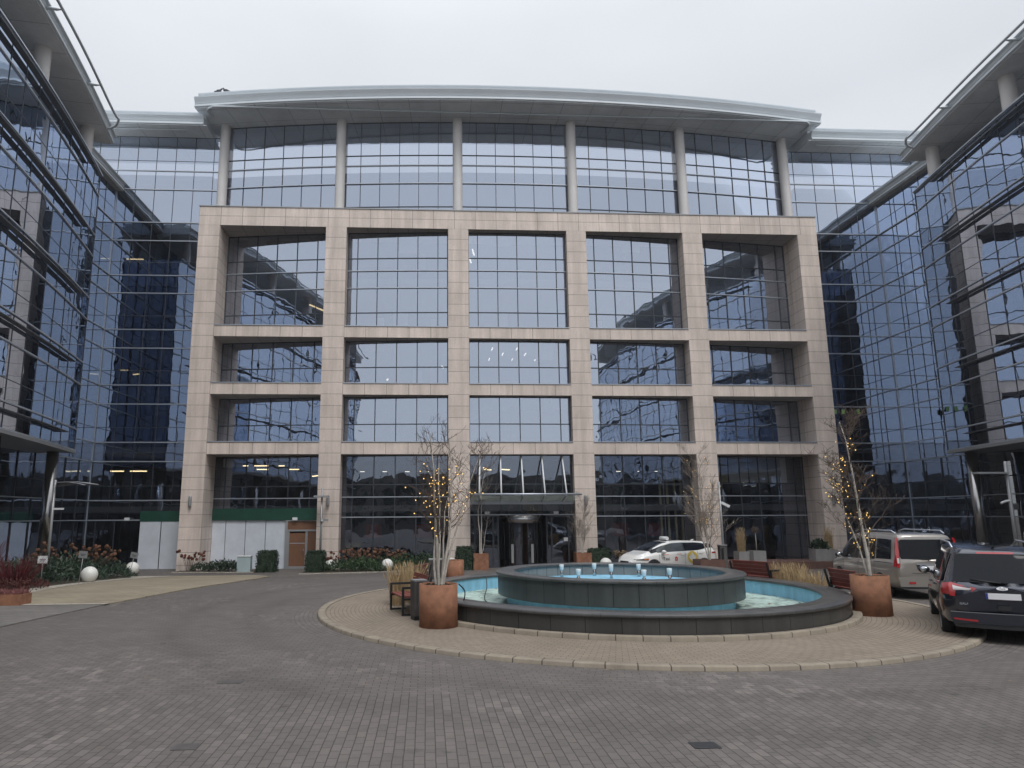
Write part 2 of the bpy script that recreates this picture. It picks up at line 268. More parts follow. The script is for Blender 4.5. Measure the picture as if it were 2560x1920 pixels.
# ------------------------------------------------------------------ mesh builder
class MB:
    def __init__(s): s.v=[]; s.f=[]; s.uv=[]; s.sm=[]
    def face(s,pts,uv=None,smooth=False):
        i=len(s.v); s.v+= [tuple(p) for p in pts]; s.f.append(tuple(range(i,i+len(pts)))); s.uv.append(uv or [(0,0)]*len(pts)); s.sm.append(smooth)
    def grid(s,P,uv=None,smooth=True,flip=False):
        n,m=len(P),len(P[0]); b=len(s.v)
        for r in P: s.v+=[tuple(p) for p in r]
        for i in range(n-1):
            for j in range(m-1):
                q=[(i,j),(i+1,j),(i+1,j+1),(i,j+1)]
                if flip: q=q[::-1]
                s.f.append(tuple(b+a*m+c for a,c in q)); s.uv.append([(uv[a][c] if uv else (a,c)) for a,c in q]); s.sm.append(smooth)
    def box(s,x0,x1,y0,y1,z0,z1,M=None,uo=(0,0)):
        c=[(x,y,z) for z in(z0,z1) for y in(y0,y1) for x in(x0,x1)]
        for q,ax in (((0,1,5,4),'y'),((3,2,6,7),'y'),((2,0,4,6),'x'),((1,3,7,5),'x'),((4,5,7,6),'z'),((2,3,1,0),'z')):
            P=[c[k] for k in q]
            if ax=='y': uv=[(p[0]-x0+uo[0],p[2]-z0+uo[1]) for p in P]
            elif ax=='x': uv=[(p[1]-y0+uo[0],p[2]-z0+uo[1]) for p in P]
            else: uv=[(p[0]-x0,p[1]-y0) for p in P]
            if M: P=[M@Vector(p) for p in P]
            s.face(P,uv)
    def rbox(s,cx,cy,z0,z1,wx,wy,rot=0,top=1.0):
        """box turned about z, optionally tapered"""
        ca,sa=math.cos(rot),math.sin(rot)
        def T(x,y,z): return (cx+x*ca-y*sa,cy+x*sa+y*ca,z)
        a,b=wx/2,wy/2; lo=[T(*p,z0) for p in((-a,-b),(a,-b),(a,b),(-a,b))]; hi=[T(p[0]*top,p[1]*top,z1) for p in((-a,-b),(a,-b),(a,b),(-a,b))]
        for i in range(4):
            j=(i+1)%4; l=wx if i%2==0 else wy; s.face([lo[i],lo[j],hi[j],hi[i]],[(0,0),(l,0),(l,z1-z0),(0,z1-z0)])
        s.face(hi,[(0,0),(wx,0),(wx,wy),(0,wy)]); s.face(lo[::-1],[(0,0),(wx,0),(wx,wy),(0,wy)])
    def tube(s,P,r,n=8,caps=True,smooth=True):
        P=[Vector(p) for p in P]; rr=r if isinstance(r,(list,tuple)) else [r]*len(P); rings=[]; up=Vector((0,0,1)); last=None
        for i,p in enumerate(P):
            d=(P[min(i+1,len(P)-1)]-P[max(i-1,0)]).normalized()
            if last is None:
                a=d.cross(up); a=a.normalized() if a.length>1e-4 else Vector((1,0,0))
            else:
                a=last-d*last.dot(d); a=a.normalized() if a.length>1e-5 else d.orthogonal().normalized()
            last=a; b=d.cross(a); rings.append([p+(a*math.cos(2*PI*k/n)+b*math.sin(2*PI*k/n))*rr[i] for k in range(n)])
        b0=len(s.v)
        for q in rings: s.v+=[tuple(x) for x in q]
        for i in range(len(P)-1):
            for k in range(n):
                k2=(k+1)%n; s.f.append((b0+i*n+k,b0+i*n+k2,b0+(i+1)*n+k2,b0+(i+1)*n+k)); s.uv.append([(k/n,i),((k+1)/n,i),((k+1)/n,i+1),(k/n,i+1)]); s.sm.append(smooth)
        if caps:
            s.f.append(tuple(b0+k for k in range(n))[::-1]); s.uv.append([(0,0)]*n); s.sm.append(False)
            e=b0+(len(P)-1)*n; s.f.append(tuple(e+k for k in range(n))); s.uv.append([(0,0)]*n); s.sm.append(False)
    def cyl(s,x,y,z0,z1,r,n=24,r2=None): s.tube([(x,y,z0),(x,y,z1)],[r,r if r2 is None else r2],n)
    def lathe(s,prof,cx=0,cy=0,n=96,a0=0,a1=2*PI,smooth=False):
        P=[];U=[]; acc=0
        for i,(r,z) in enumerate(prof):
            if i: acc+=math.hypot(r-prof[i-1][0],z-prof[i-1][1])
            P.append([(cx+r*math.cos(a0+(a1-a0)*k/n),cy+r*math.sin(a0+(a1-a0)*k/n),z) for k in range(n+1)]); U.append([((a1-a0)*k/n*max(r,.01),acc) for k in range(n+1)])
        # keep u consistent along the profile
        rm=max(p[0] for p in prof); U=[[((a1-a0)*k/n*rm,u[k][1]) for k in range(n+1)] for u in U]
        for i in range(len(prof)-1): s.grid([P[i],P[i+1]],[U[i],U[i+1]],smooth=True)
    def sphere(s,c,r,n=10,m=8,sq=(1,1,1)):
        P=[[(c[0]+r*sq[0]*math.sin(PI*i/m)*math.cos(2*PI*k/n),c[1]+r*sq[1]*math.sin(PI*i/m)*math.sin(2*PI*k/n),c[2]+r*sq[2]*math.cos(PI*i/m)) for k in range(n+1)] for i in range(m+1)]
        s.grid(P,smooth=True)
    def sweep(s,curve,S,prof,closed=True,ends=True,u0=0):
        """profile [(outward,z)] swept along a plan curve; uv in metres"""
        pts=[curve(x) for x in S]; ln=[u0]
        for i in range(1,len(pts)): ln.append(ln[-1]+math.hypot(pts[i][0]-pts[i-1][0],pts[i][1]-pts[i-1][1]))
        pr=prof+[prof[0]] if closed else prof; acc=[0]
        for i in range(1,len(pr)): acc.append(acc[-1]+math.hypot(pr[i][0]-pr[i-1][0],pr[i][1]-pr[i-1][1]))
        for j in range(len(pr)-1):
            A=[[(p[0]+p[2]*o,p[1]+p[3]*o,z) for p in pts] for (o,z) in (pr[j],pr[j+1])]
            s.grid(A,[[(l,acc[j]) for l in ln],[(l,acc[j+1]) for l in ln]],smooth=False)
        if ends and closed:
            for p in (pts[0],pts[-1]): s.face([(p[0]+p[2]*o,p[1]+p[3]*o,z) for o,z in prof])
    def build(s,name,m,parent=None,loc=None,doublesided=True):
        me=bpy.data.meshes.new(name); me.from_pydata(s.v,[],s.f); ul=me.uv_layers.new(name='uv')
        ul.data.foreach_set('uv',[c for f in s.uv for p in f for c in p]); me.polygons.foreach_set('use_smooth',s.sm)
        bm=bmesh.new(); bm.from_mesh(me); bmesh.ops.remove_doubles(bm,verts=bm.verts,dist=1e-5); bmesh.ops.recalc_face_normals(bm,faces=bm.faces); bm.to_mesh(me); bm.free()
        me.materials.append(M_[m] if isinstance(m,str) else m)
        o=bpy.data.objects.new(name,me); sc.collection.objects.link(o)
        if parent: o.parent=parent
        if loc is not None: o.location=loc
        return o
def tag(o,label=None,cat=None,group=None,kind=None):
    if label: o['label']=label
    if cat: o['category']=cat
    if group: o['group']=group
    if kind: o['kind']=kind
    return o
def thing(name,label,cat,loc=(0,0,0),rz=0,group=None):
    o=bpy.data.objects.new(name,None); sc.collection.objects.link(o); o.location=loc; o.rotation_euler=(0,0,rz); o.empty_display_size=.2
    return tag(o,label,cat,group)
def copy_tree(o,parent=None):
    c=o.copy(); sc.collection.objects.link(c)
    if parent: c.parent=parent
    for ch in list(o.children): copy_tree(ch,c)
    return c
def bx(name,m,parent,*b,**k):
    q=MB(); q.box(*b,**k); return q.build(name,m,parent)
# ------------------------------------------------------------------ ground
def gz(y):
    t=min(max((y-23)/16,0),1); return .055-.555*t*t*(3-2*t)
def ground():
    xs=[-700,-250,-90]+list(np.arange(-40,56,4.))+[90,250,700]; ys=[-700,-250,-90]+list(np.arange(-50,22,6.))+list(np.arange(22,42,1.))+[48,60,90,250,700]
    q=MB(); q.grid([[(x,y,gz(y)) for x in xs] for y in ys]); tag(q.build('road','road'),kind='structure')
ground()
def sheet(name,m,rows,dz,thick=0,label=None):
    """rows: (y, x0, x1) strips that follow the ground"""
    q=MB(); q.grid([[(x0+(x1-x0)*k/6,y,gz(y)+dz) for k in range(7)] for y,x0,x1 in rows],smooth=False)
    if thick:
        for side in (1,2): q.grid([[(r[side],r[0],gz(r[0])+dz) for r in rows],[(r[side],r[0],gz(r[0])+dz-thick) for r in rows]],smooth=False)
        for r in (rows[0],rows[-1]): q.face([(r[1],r[0],gz(r[0])+dz),(r[2],r[0],gz(r[0])+dz),(r[2],r[0],gz(r[0])+dz-thick),(r[1],r[0],gz(r[0])+dz-thick)])
    return tag(q.build(name,m),kind='structure')
def interp_rows(tbl,step=.6):
    ys=[t[0] for t in tbl]; out=[]; y=ys[0]; n=max(2,int((ys[-1]-ys[0])/step))
    for i in range(n+1):
        y=ys[0]+(ys[-1]-ys[0])*i/n; out.append((y,float(np.interp(y,ys,[t[1] for t in tbl])),float(np.interp(y,ys,[t[2] for t in tbl]))))
    return out
sheet('path','path',interp_rows([(20.1,-18,-8.75),(21,-18,-8.55),(24.1,-12.7,-7.9),(27,-12.8,-7.42),(31,-12.95,-7.3),(34.2,-12.6,-7.5),(35.4,-12.2,-8.4)]),.03,.12)
sheet('pavement','side',interp_rows([(-6,-18,-9.9),(14,-18,-9.45),(16.1,-18,-9.3),(17.8,-18,-9.1),(19.85,-18,-8.8)]),.026,.12)
sheet('gravel_strip','gravel',interp_rows([(19.86,-18,-8.76),(20.09,-18,-8.74)],.1),.036)
sheet('gravel_border','gravel',interp_rows([(22.9,-13.6,-12.5),(25.7,-13.3,-12.72),(31.1,-13.6,-12.9),(34.3,-14.0,-12.5),(35.2,-14.6,-12.1)]),.042)
sheet('planting_bed','soil',interp_rows([(21.5,-18.2,-12.9),(25.7,-18.4,-13.2),(31.1,-18.4,-13.55),(34.3,-18.3,-13.9),(36.2,-18.2,-14.5)]),.036)
def sheet_poly(name,m,front,yb,dz,border=.16):
    """bed in front of the facade: front edge polyline [(x,y)] up to y=yb, with a gravel border"""
    xs=np.linspace(front[0][0],front[-1][0],14); fy=[float(np.interp(x,[p[0] for p in front],[p[1] for p in front])) for x in xs]
    q=MB(); q.grid([[(x,y+(yb-y)*k/4,gz(y+(yb-y)*k/4)+dz) for x,y in zip(xs,fy)] for k in range(5)],smooth=False); tag(q.build(name,m),kind='structure')
    q=MB(); q.grid([[(x,y-border+border*k,gz(y)+dz+.02+.0*k) for x,y in zip(xs,fy)] for k in (0,1)],smooth=False)
    q.grid([[(x,y-border,gz(y)+dz+.02) for x,y in zip(xs,fy)],[(x,y-border,gz(y)-.02) for x,y in zip(xs,fy)]],smooth=False); tag(q.build('gravel_edging','gravel'),kind='structure')
sheet_poly('planting_bed','soil',[(-13.7,38.7),(-9.2,38.2)],39.85,.03)
sheet_poly('planting_bed','soil',[(-6.5,36.5),(-5.2,36.75),(-3.4,37.35),(-.74,38.6),(1.7,39.1)],39.85,.03)
sheet_poly('planting_bed','soil',[(8.3,38.3),(13.5,38.3)],39.85,.03)
sheet('pavement','side',interp_rows([(39.2,1.8,15.6),(40.2,1.8,15.6)],.3),.02,.1)
# island
q=MB(); q.lathe([(5.6,.114),(7.62,.114)],ICX,ICY,128); tag(q.build('pavement_island','island'),kind='structure')
q=MB(); q.lathe([(7.62,.114),(7.625,.128),(7.785,.128),(7.805,.11),(7.815,-.1)],ICX,ICY,160); tag(q.build('kerb','kerb'),kind='structure')
# drain covers
for x,y,a,lab in ((2.89,7.45,.28,'dark square drain cover in the nearest paving, right of the other two'),(-2.82,10.62,.34,'flat grey drain cover in the paving left of the round island'),(-2.48,7.75,.26,'faint brown square cover in the lower left paving')):
    q=MB(); q.box(x-a/2,x+a/2,y-.1,y+.1,.05,.061); tag(q.build('drain_cover','trim' if x>0 else 'slat'),lab,'drain cover')
# ------------------------------------------------------------------ buildings
CX0,CY0=5.45,40.38
def cur_c(off=0):
    def f(x):
        t=(x-CX0)/120; n=math.hypot(1,t); nx,ny=t/n,-1/n
        return (x+nx*off,CY0+(x-CX0)**2/240+ny*off,nx,ny)
    return f
def cur_flat(y): return lambda x:(x,y,0,-1)
def cur_L(off=0):
    def f(y):
        t=(y-10)/120; n=math.hypot(1,t); return (-15.2-(y-10)**2/240+off/n,y+off*t/n,1/n,t/n)
    return f
def cur_R(off=0):
    def f(y):
        t=(y-10)/120; n=math.hypot(1,t); return (25.6+(y-10)**2/240-off/n,y+off*t/n,-1/n,t/n)
    return f
def cur_x(x,s): return lambda y:(x,y,s,0)
def rect(o0,o1,z0,z1): return [(o0,z0),(o1,z0),(o1,z1),(o0,z1)]
def glaze(curve,S,Z,parent,mat_='glass',name='window',mull=None,trans=(),bars=(),mw=.046,md=.05,uo=(0,0),fname='window_frame',thin=False):
    """one glazed opening: panes (mesh) + dark mullions/transoms and bright bars (sub-parts)"""
    q=MB()
    for i in range(len(S)-1):
        a,b=curve(S[i]),curve(S[i+1])
        for j in range(len(Z)-1):
            q.face([(a[0],a[1],Z[j]),(b[0],b[1],Z[j]),(b[0],b[1],Z[j+1]),(a[0],a[1],Z[j+1])],[(uo[0]+i+.001,uo[1]+j+.001),(uo[0]+i+.999,uo[1]+j+.001),(uo[0]+i+.999,uo[1]+j+.999),(uo[0]+i+.001,uo[1]+j+.999)])
    if thin: mw,md=.032,.02
    g=q.build(name,mat_,parent)
    q=MB()
    for s in (mull if mull is not None else S):
        x,y,nx,ny=curve(s); tx,ty=-ny,nx; h=mw/2
        def C(o,t,z): return (x+nx*o+tx*t,y+ny*o+ty*t,z)
        z0,z1=Z[0],Z[-1]
        for (o0,t0),(o1,t1) in (((md,-h),(md,h)),((.0,-h),(md,-h)),((md,h),(.0,h))): q.face([C(o0,t0,z0),C(o1,t1,z0),C(o1,t1,z1),C(o0,t0,z1)])
    for z in trans: q.sweep(curve,S,rect(-.01,md-.012,z-(.018 if thin else .028),z+(.018 if thin else .028)))
    for z,hh in ((Z[0],.05),(Z[-1],.05)): q.sweep(curve,S,rect(-.01,md-.014,z-(0 if z==Z[0] else hh),z+(hh if z==Z[0] else 0)))
    q.build(fname,'frame',g)
    if bars:
        q=MB()
        for z in bars: q.sweep(curve,S,rect(.0,md+.05,z-(.03 if thin else .024),z+(.03 if thin else .024)))
        q.build('glazing_bar','bar',g)
    return g
B=thing('office_building','stone framed glass office building with a curved roof, facing the fountain','building',(5.45,39.9,-.5))
def P(o):   # keep world coordinates while parenting to a building
    return o
B.location=(0,0,0)
PX=[(-13.93,-12.64),(-6.24,-4.96),(1.28,2.53),(8.68,9.91),(16.08,17.33),(23.56,24.82)]
FY=39.9
for i,(a,b) in enumerate(PX):
    q=MB(); yb=cur_c()((a+b)/2)[1]+.12; q.box(a,b,FY,yb,-.6,20.03,uo=(.03,.29)); q.build('stone_pier','stone',B)
q=MB(); q.box(-13.93,24.82,FY-.006,42.2,20.032,21.23,uo=(0,.1)); 
top=q.build('stone_beam','stone',B); bx('coping','alu',top,-13.97,24.86,FY-.05,42.2,21.231,21.29)
bays=[(PX[i][1],PX[i+1][0]) for i in range(5)]
for (a,b) in bays:
    for z0,z1 in ((13.04,13.72),(9.55,10.22),(6.03,6.73)):
        q=MB(); q.box(a,b,FY+.012,cur_c()(a if abs(a-CX0)>abs(b-CX0) else b)[1],z0,z1,uo=(.02,.02)); o=q.build('stone_spandrel','stone',B)
        bx('sill','bar',o,a+.002,b-.002,FY-.03,cur_c()(a if abs(a-CX0)>abs(b-CX0) else b)[1],z1+.002,z1+.045)
for (a,b) in bays:
    ya=cur_c()(a if abs(a-CX0)>abs(b-CX0) else b)[1]
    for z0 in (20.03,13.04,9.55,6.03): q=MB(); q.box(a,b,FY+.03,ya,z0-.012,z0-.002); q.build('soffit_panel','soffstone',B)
FB=[17.42,16.25,13.9,12.72,10.4,9.23,6.9,5.75,3.45,2.3]
for k,(a,b) in enumerate(bays):
    pc=(PX[k][0]+PX[k][1])/2; pn=(PX[k+1][0]+PX[k+1][1])/2; mod=(pn-pc)/6
    inner=[pc+mod*j for j in range(1,6)]; S=[a]+inner+[b]
    for r,(z0,z1,tr,ba) in enumerate(((13.76,20.02,(18.32,14.8),(17.5,16.38)),(10.27,13.03,(11.36,),()),(6.78,9.54,(7.88,),()))):
        Z=sorted([z0,z1]+list(tr)+list(ba)); glaze(cur_c(),S,Z,B,mull=[a+.03]+inner+[b-.03],trans=tr,bars=ba,uo=(k*10,r*10))
    if k in (1,3): glaze(cur_c(),S,[-.5,2.42,3.58,4.3,6.02],B,'glass_dark',mull=[a+.03]+inner+[b-.03],trans=(4.3,),bars=(3.58,2.42),uo=(k*10,40))
    elif k==0: glaze(cur_c(),S,[2.9,3.53,4.23,6.02],B,'glass_dark',mull=[a+.03]+inner+[b-.03],trans=(4.23,),bars=(3.53,),uo=(0,40))
    elif k==4: glaze(cur_c(),S,[-.3,2.42,3.6,4.35,6.02],B,'glass_dark',mull=[a+.03]+inner+[b-.03],trans=(4.35,),bars=(3.6,2.42),uo=(60,40))
    elif k==2: glaze(cur_c(),S,[2.5,3.2,4.3,6.02],B,'glass_dark',mull=[a+.03]+inner+[b-.03],trans=(4.3,),bars=(2.52,),uo=(20,40))
    # pavilion storey above the stone frame, glass just behind the columns
    glaze(cur_c(-.3),[pc]+inner+[pn],[21.3,21.9,23.5,24.75,25.45,27.8],B,trans=(21.9,25.45),bars=(23.5,24.75),uo=(k*10,60),mw=.034)
for i,(a,b) in enumerate(PX):
    q=MB(); c=cur_c()((a+b)/2); q.lathe([(.31,21.2),(.31,27.86)],c[0],c[1]+.02,28)
    for z in (23.35,25.0): q.lathe([(.312,z),(.316,z+.012),(.312,z+.024)],c[0],c[1]+.02,28)
    q.build('column','column',B)
# main curved canopy
CS=list(np.linspace(-14.3,25.5,49))
soff=MB(); 
def canopy(curve,S,z,over,back,parent,rise=1.3,set_=.45):
    pr=[(over,z),(over+.05,z+.03),(over+.05,z+.14),(over-.03,z+.16),(over-.03,z+.22),(over+.0,z+.24),(over+.05,z+.36),(over+.16,z+.50*rise/1.3+.08),(over+.17,z+.56*rise/1.3+.08),(over-.25,z+.58*rise/1.3+.08)]
    if set_>.3: pr+=[(over-set_,z+.60*rise/1.3+.12),(over-set_,z+.95*rise/1.3),(over-set_+.12,z+1.12*rise/1.3),(over-set_+.13,z+1.18*rise/1.3),(over-1.2,z+1.3*rise/1.3)]
    pr+=[(-back,pr[-1][1]),(-back,z)]
    q=MB(); q.sweep(curve,S,pr[:1]+pr[1:]); return q.build('canopy_roof','fascia',parent)
cano=canopy(cur_c(),CS,27.83,2.2,3.0,B)
q=MB(); q.sweep(cur_c(),CS,rect(-2.9,2.16,27.79,27.825)); q.build('soffit','soffit',cano)
def arc_pts(pts,n=8):
    """round polyline corners with Catmull-Rom"""
    P_=[Vector(p) for p in pts]; o=[]
    for i in range(len(P_)-1):
        a,b,c,d=P_[max(i-1,0)],P_[i],P_[i+1],P_[min(i+2,len(P_)-1)]
        for k in range(n):
            t=k/n; o.append(.5*((2*b)+(c-a)*t+(2*a-5*b+4*c-d)*t*t+(3*b-a-3*c+d)*t**3))
    return o+[P_[-1]]
q=MB(); q.tube(arc_pts([(-13.75,40.7,27.72),(-13.9,40.0,27.72),(-13.5,39.62,27.72),(-12.4,39.5,27.72),(-4,39.5,27.72),(5,39.5,27.72),(15,39.5,27.72),(23.6,39.5,27.72),(24.8,39.64,27.72),(25.1,40.1,27.72),(25.0,40.8,27.72)]),.06,8); q.build('roof_rail','fascia',cano)
# glass walls beside the stone frame (left and right of it) and their lower roofs
backL=cur_flat(41.8)
def modules(a,b,m=1.27):
    n=max(1,round((b-a)/m)); return [a+(b-a)*k/n for k in range(n+1)]
WB=[20.95,19.72]+FB; WT=[18.3,14.8,11.3,7.8,4.3]
for k,(a,b) in enumerate(((-19.95,-13.9),(24.8,30.35))):
    lowz=-.55; S=modules(a,b)
    for (z0,z1) in ((2.3,6.9),(6.9,10.4),(10.4,13.9),(13.9,17.42),(17.42,20.95)):
        Z=sorted({z0,z1}|{z for z in WB+WT if z0<z<z1}); glaze(backL,S,Z,B,'glass_dark' if z0<6 else 'glass_wing',trans=[z for z in WT if z0<z<z1],bars=[z for z in WB if z0<=z<z1],uo=(100+k*20,z0*3//1),thin=True)
    a2,b2=((-26,-13.9),(24.8,36))[k]; S=S+[-13.3] if k==0 else [24.15]+S; S2=modules(a2,a)+S[1:] if k==0 else S+modules(b,b2)[1:]; q=MB(); xx=-13.3 if k==0 else 24.15; q.box(xx-.03,xx+.03,41.8,42.9,21.3,27.8); q.build('end_panel','frame',B)
    glaze(backL,S,[20.95,23.2],B,'glass',bars=(20.95,),uo=(140+k*20,0),thin=True); glaze(backL,S2,[23.2,24.5,25.2,26.9],B,trans=(25.2,),bars=(23.2,24.5),uo=(140+k*20,8),thin=True)
    q=MB(); Sb=[a2+2*(k==0) if False else a2,(a2+b2)/2,b2]
    o=canopy(backL,(-26,-20,-14.2) if k==0 else (25.4,31,36),26.93,1.5,3.5,B,rise=1.15)
    q=MB(); q.sweep(backL,(-25.9,-20,-14.0) if k==0 else (25.2,31,35.9),rect(-3.4,1.46,26.89,26.925)); q.build('soffit','soffit',o)
    q=MB(); q.tube([((-25.8 if k==0 else 25.9),40.75,26.8),((-15.3 if k==0 else 35.8),40.75,26.8)],.05,8); q.build('roof_rail','fascia',o)
    # corner post
    q=MB(); x=a if k==0 else b; q.box(x-.09,x+.09,41.7,41.79,-.55,23.2); q.build('corner_post','bar',B)
# ground floor of the left glass wall: white filmed panes and the dark door bay
glaze(backL,[-19.95,-19.4,-18.3,-16.83],[-.55,2.3],B,'glass_dark',mull=[-19.9,-19.4,-18.3,-16.8],uo=(180,0))
for a,b in ((-16.82,-15.6),(-15.58,-13.95)):
    q=MB(); q.box(a+.02,b-.02,41.72,41.78,-.55,2.22); q.build('white_panel','panel',B)
q=MB(); q.box(-16.84,-13.94,41.70,41.80,2.22,2.82); q.build('sign_band','green',B)
glaze(backL,[24.84,26,27.2,28.4,29.4,30.35],[-.3,2.3],B,'glass_dark',uo=(190,0))
# bay one ground floor: green band, white filmed panes, brown door
c0=cur_c()
q=MB(); q.sweep(c0,list(np.linspace(-12.6,-6.25,6)),rect(.02,.16,2.27,2.93)); q.build('sign_band','green',B)
for a,b in ((-12.62,-11.8),(-11.78,-10.6),(-10.58,-9.4),(-9.38,-8.2)):
    q=MB(); q.sweep(c0,[a+.01,(a+b)/2,b-.01],rect(.0,.05,-.55,2.262)); q.build('white_panel','panel',B)
dy=c0(-7.3)[1]
D=MB(); D.box(-8.19,-8.07,dy-.08,dy,-.55,2.26); D.box(-7.03,-6.9,dy-.08,dy,-.55,1.62); D.box(-6.32,-6.26,dy-.08,dy,-.55,2.26); D.box(-8.07,-6.32,dy-.079,dy,1.62,1.72); D.box(-8.07,-6.32,dy-.079,dy,2.2,2.26); D.box(-8.07,-6.9,dy-.06,dy-.01,-.55,-.36); D.box(-8.07,-7.95,dy-.07,dy-.01,-.36,1.62)
dr=D.build('door','alu',B)
bx('door_leaf','brown',dr,-7.95,-7.03,dy-.04,dy-.01,-.36,1.52); bx('transom_panel','brown',dr,-8.07,-6.32,dy-.03,dy-.005,1.72,2.2); bx('side_panel','brown',dr,-6.9,-6.32,dy-.03,dy-.004,-.55,1.62)
bx('door_rail','bar',dr,-7.92,-7.06,dy-.052,dy-.041,.92,.96)
q=MB(); q.tube([(-7.12,dy-.05,.25),(-7.12,dy-.12,.28),(-7.12,dy-.12,.62),(-7.12,dy-.05,.65)],.018,6); q.build('door_handle','steel',dr)
for x,y,z in ((-7.65,dy-.12,2.33),(3.55,40.3,2.62),(7.6,40.3,2.62),(-17.5,41.6,2.36)):
    q=MB(); q.box(x-.14,x+.14,y-.1,y,z-.07,z+.09); q.build('sign_box','white',B)
# entrance: canopy with rods, revolving door, side doors
e=cur_c()
ec=thing('entrance_canopy',None,None); ec.parent=B
q=MB(); q.tube([(2.5,38.25,3.64),(8.7,38.25,3.64)],.055,8); q.build('canopy_tube','bar',ec)
for x in (2.95,4.18,5.42,6.64,7.86):
    q=MB(); q.tube([(x,38.25,3.6),(x+.12,40.35,3.28)],.045,6); q.build('rafter','bar',ec)
    q=MB(); q.tube([(x,38.25,3.67),(x+.2,40.32,5.98)],.045,6); q.build('rod','white',ec)
gm=mat('greenish_canopy_glass',(.33,.37,.34),.25)
q=MB()
for k in range(7):
    y0=38.35+k*.29; zc=3.62-(y0-38.25)*.165; q.box(2.55,8.65,y0,y0+.22,zc-.012,zc+.012)
q.build('canopy_louvers',gm,ec)
q=MB(); q.box(2.54,8.66,40.2,40.36,3.12,3.3); q.build('canopy_gutter','bar',ec)
rv=thing('revolving_door',None,None); rv.parent=B
cxr,cyr=5.68,41.0
q=MB(); q.lathe([(1.2,2.05),(1.22,2.06),(1.22,2.5),(.0,2.52)],cxr,cyr,40); q.build('drum_top','steel',rv)
q=MB(); q.lathe([(1.16,-.45),(1.16,2.05)],cxr,cyr,40,R(150),R(262)); q.lathe([(1.16,-.45),(1.16,2.05)],cxr,cyr,40,R(278),R(390)); q.build('curved_glass','glass_dark',rv)
q=MB()
for a in (150,200,240,262,278,300,340,390): q.tube([(cxr+1.17*math.cos(R(a)),cyr+1.17*math.sin(R(a)),-.45),(cxr+1.17*math.cos(R(a)),cyr+1.17*math.sin(R(a)),2.05)],.03,6)
q.build('door_posts','black',rv)
for a in (225,315): 
    q=MB(); q.box(-.5,.5,-.015,.015,-.4,2.0,M=Matrix.Translation((cxr+.5*math.cos(R(a)),cyr+.5*math.sin(R(a)),0))@Matrix.Rotation(R(a),4,'Z')); q.build('door_wing','woodrev',rv)
for x in (4.95,6.1): bx('push_plate','alu',rv,x-.07,x+.07,39.84,39.86,-.2,.85)
for a,b,nm in ((2.55,4.2,'side_door'),(7.05,8.62,'side_door')):
    y=e((a+b)/2)[1]; q=MB(); q.face([(a,y,-.48),(b,y,-.48),(b,y,2.48),(a,y,2.48)],[(.01,.01),(.99,.01),(.99,.99),(.01,.99)]); o=q.build(nm,'glass_dark',B)
    q=MB()
    for x in (a,a+.28,b-.3,b): q.box(x-.04,x+.04,y-.08,y,-.48,2.48)
    q.box(a,b,y-.07,y,2.4,2.479); q.box(a,b,y-.07,y,-.48,-.40); q.build('door_frame','frame',o)
bx('paper_notice','white',B,8.0,8.24,40.2,40.21,1.0,1.2)
# wall lamps on the piers
for x in (-13.36,-5.62,9.3,24.16):
    q=MB(); q.lathe([(.0,3.02),(.08,3.04),(.09,3.1),(.09,3.58),(.08,3.64),(0,3.66)],x,39.78,16); o=q.build('wall_lamp','alu',B); bx('bracket','alu',o,x-.03,x+.03,39.78,39.9,3.28,3.4)
# interior
q=MB()
for z in (2.75,6.3,9.8,13.3,16.8,20.4,24.0):
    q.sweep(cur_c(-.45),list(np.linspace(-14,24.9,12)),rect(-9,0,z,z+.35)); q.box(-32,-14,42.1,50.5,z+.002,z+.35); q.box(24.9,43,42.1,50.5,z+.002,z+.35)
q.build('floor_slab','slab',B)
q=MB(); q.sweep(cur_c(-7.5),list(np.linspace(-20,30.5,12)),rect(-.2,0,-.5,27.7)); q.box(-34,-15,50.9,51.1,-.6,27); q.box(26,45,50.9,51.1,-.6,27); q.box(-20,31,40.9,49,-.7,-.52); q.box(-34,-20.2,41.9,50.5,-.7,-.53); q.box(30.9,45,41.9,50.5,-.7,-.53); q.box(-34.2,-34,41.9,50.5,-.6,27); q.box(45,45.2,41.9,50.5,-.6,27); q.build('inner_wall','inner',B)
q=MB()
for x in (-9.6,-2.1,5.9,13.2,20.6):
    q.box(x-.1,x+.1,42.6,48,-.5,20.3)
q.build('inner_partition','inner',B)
q=MB(); 
for (x,y) in ((4.14,42.08),(5.7,42.03),(7.3,42.03),(4.96,43.45),(6.44,43.45),(4.21,45.0),(5.79,44.97),(7.36,44.95)):
    q=MB(); q.box(x-.03,x+.03,y-.33,y+.33,12.9,12.95); q.build('ceiling_lamp','lampw',B)
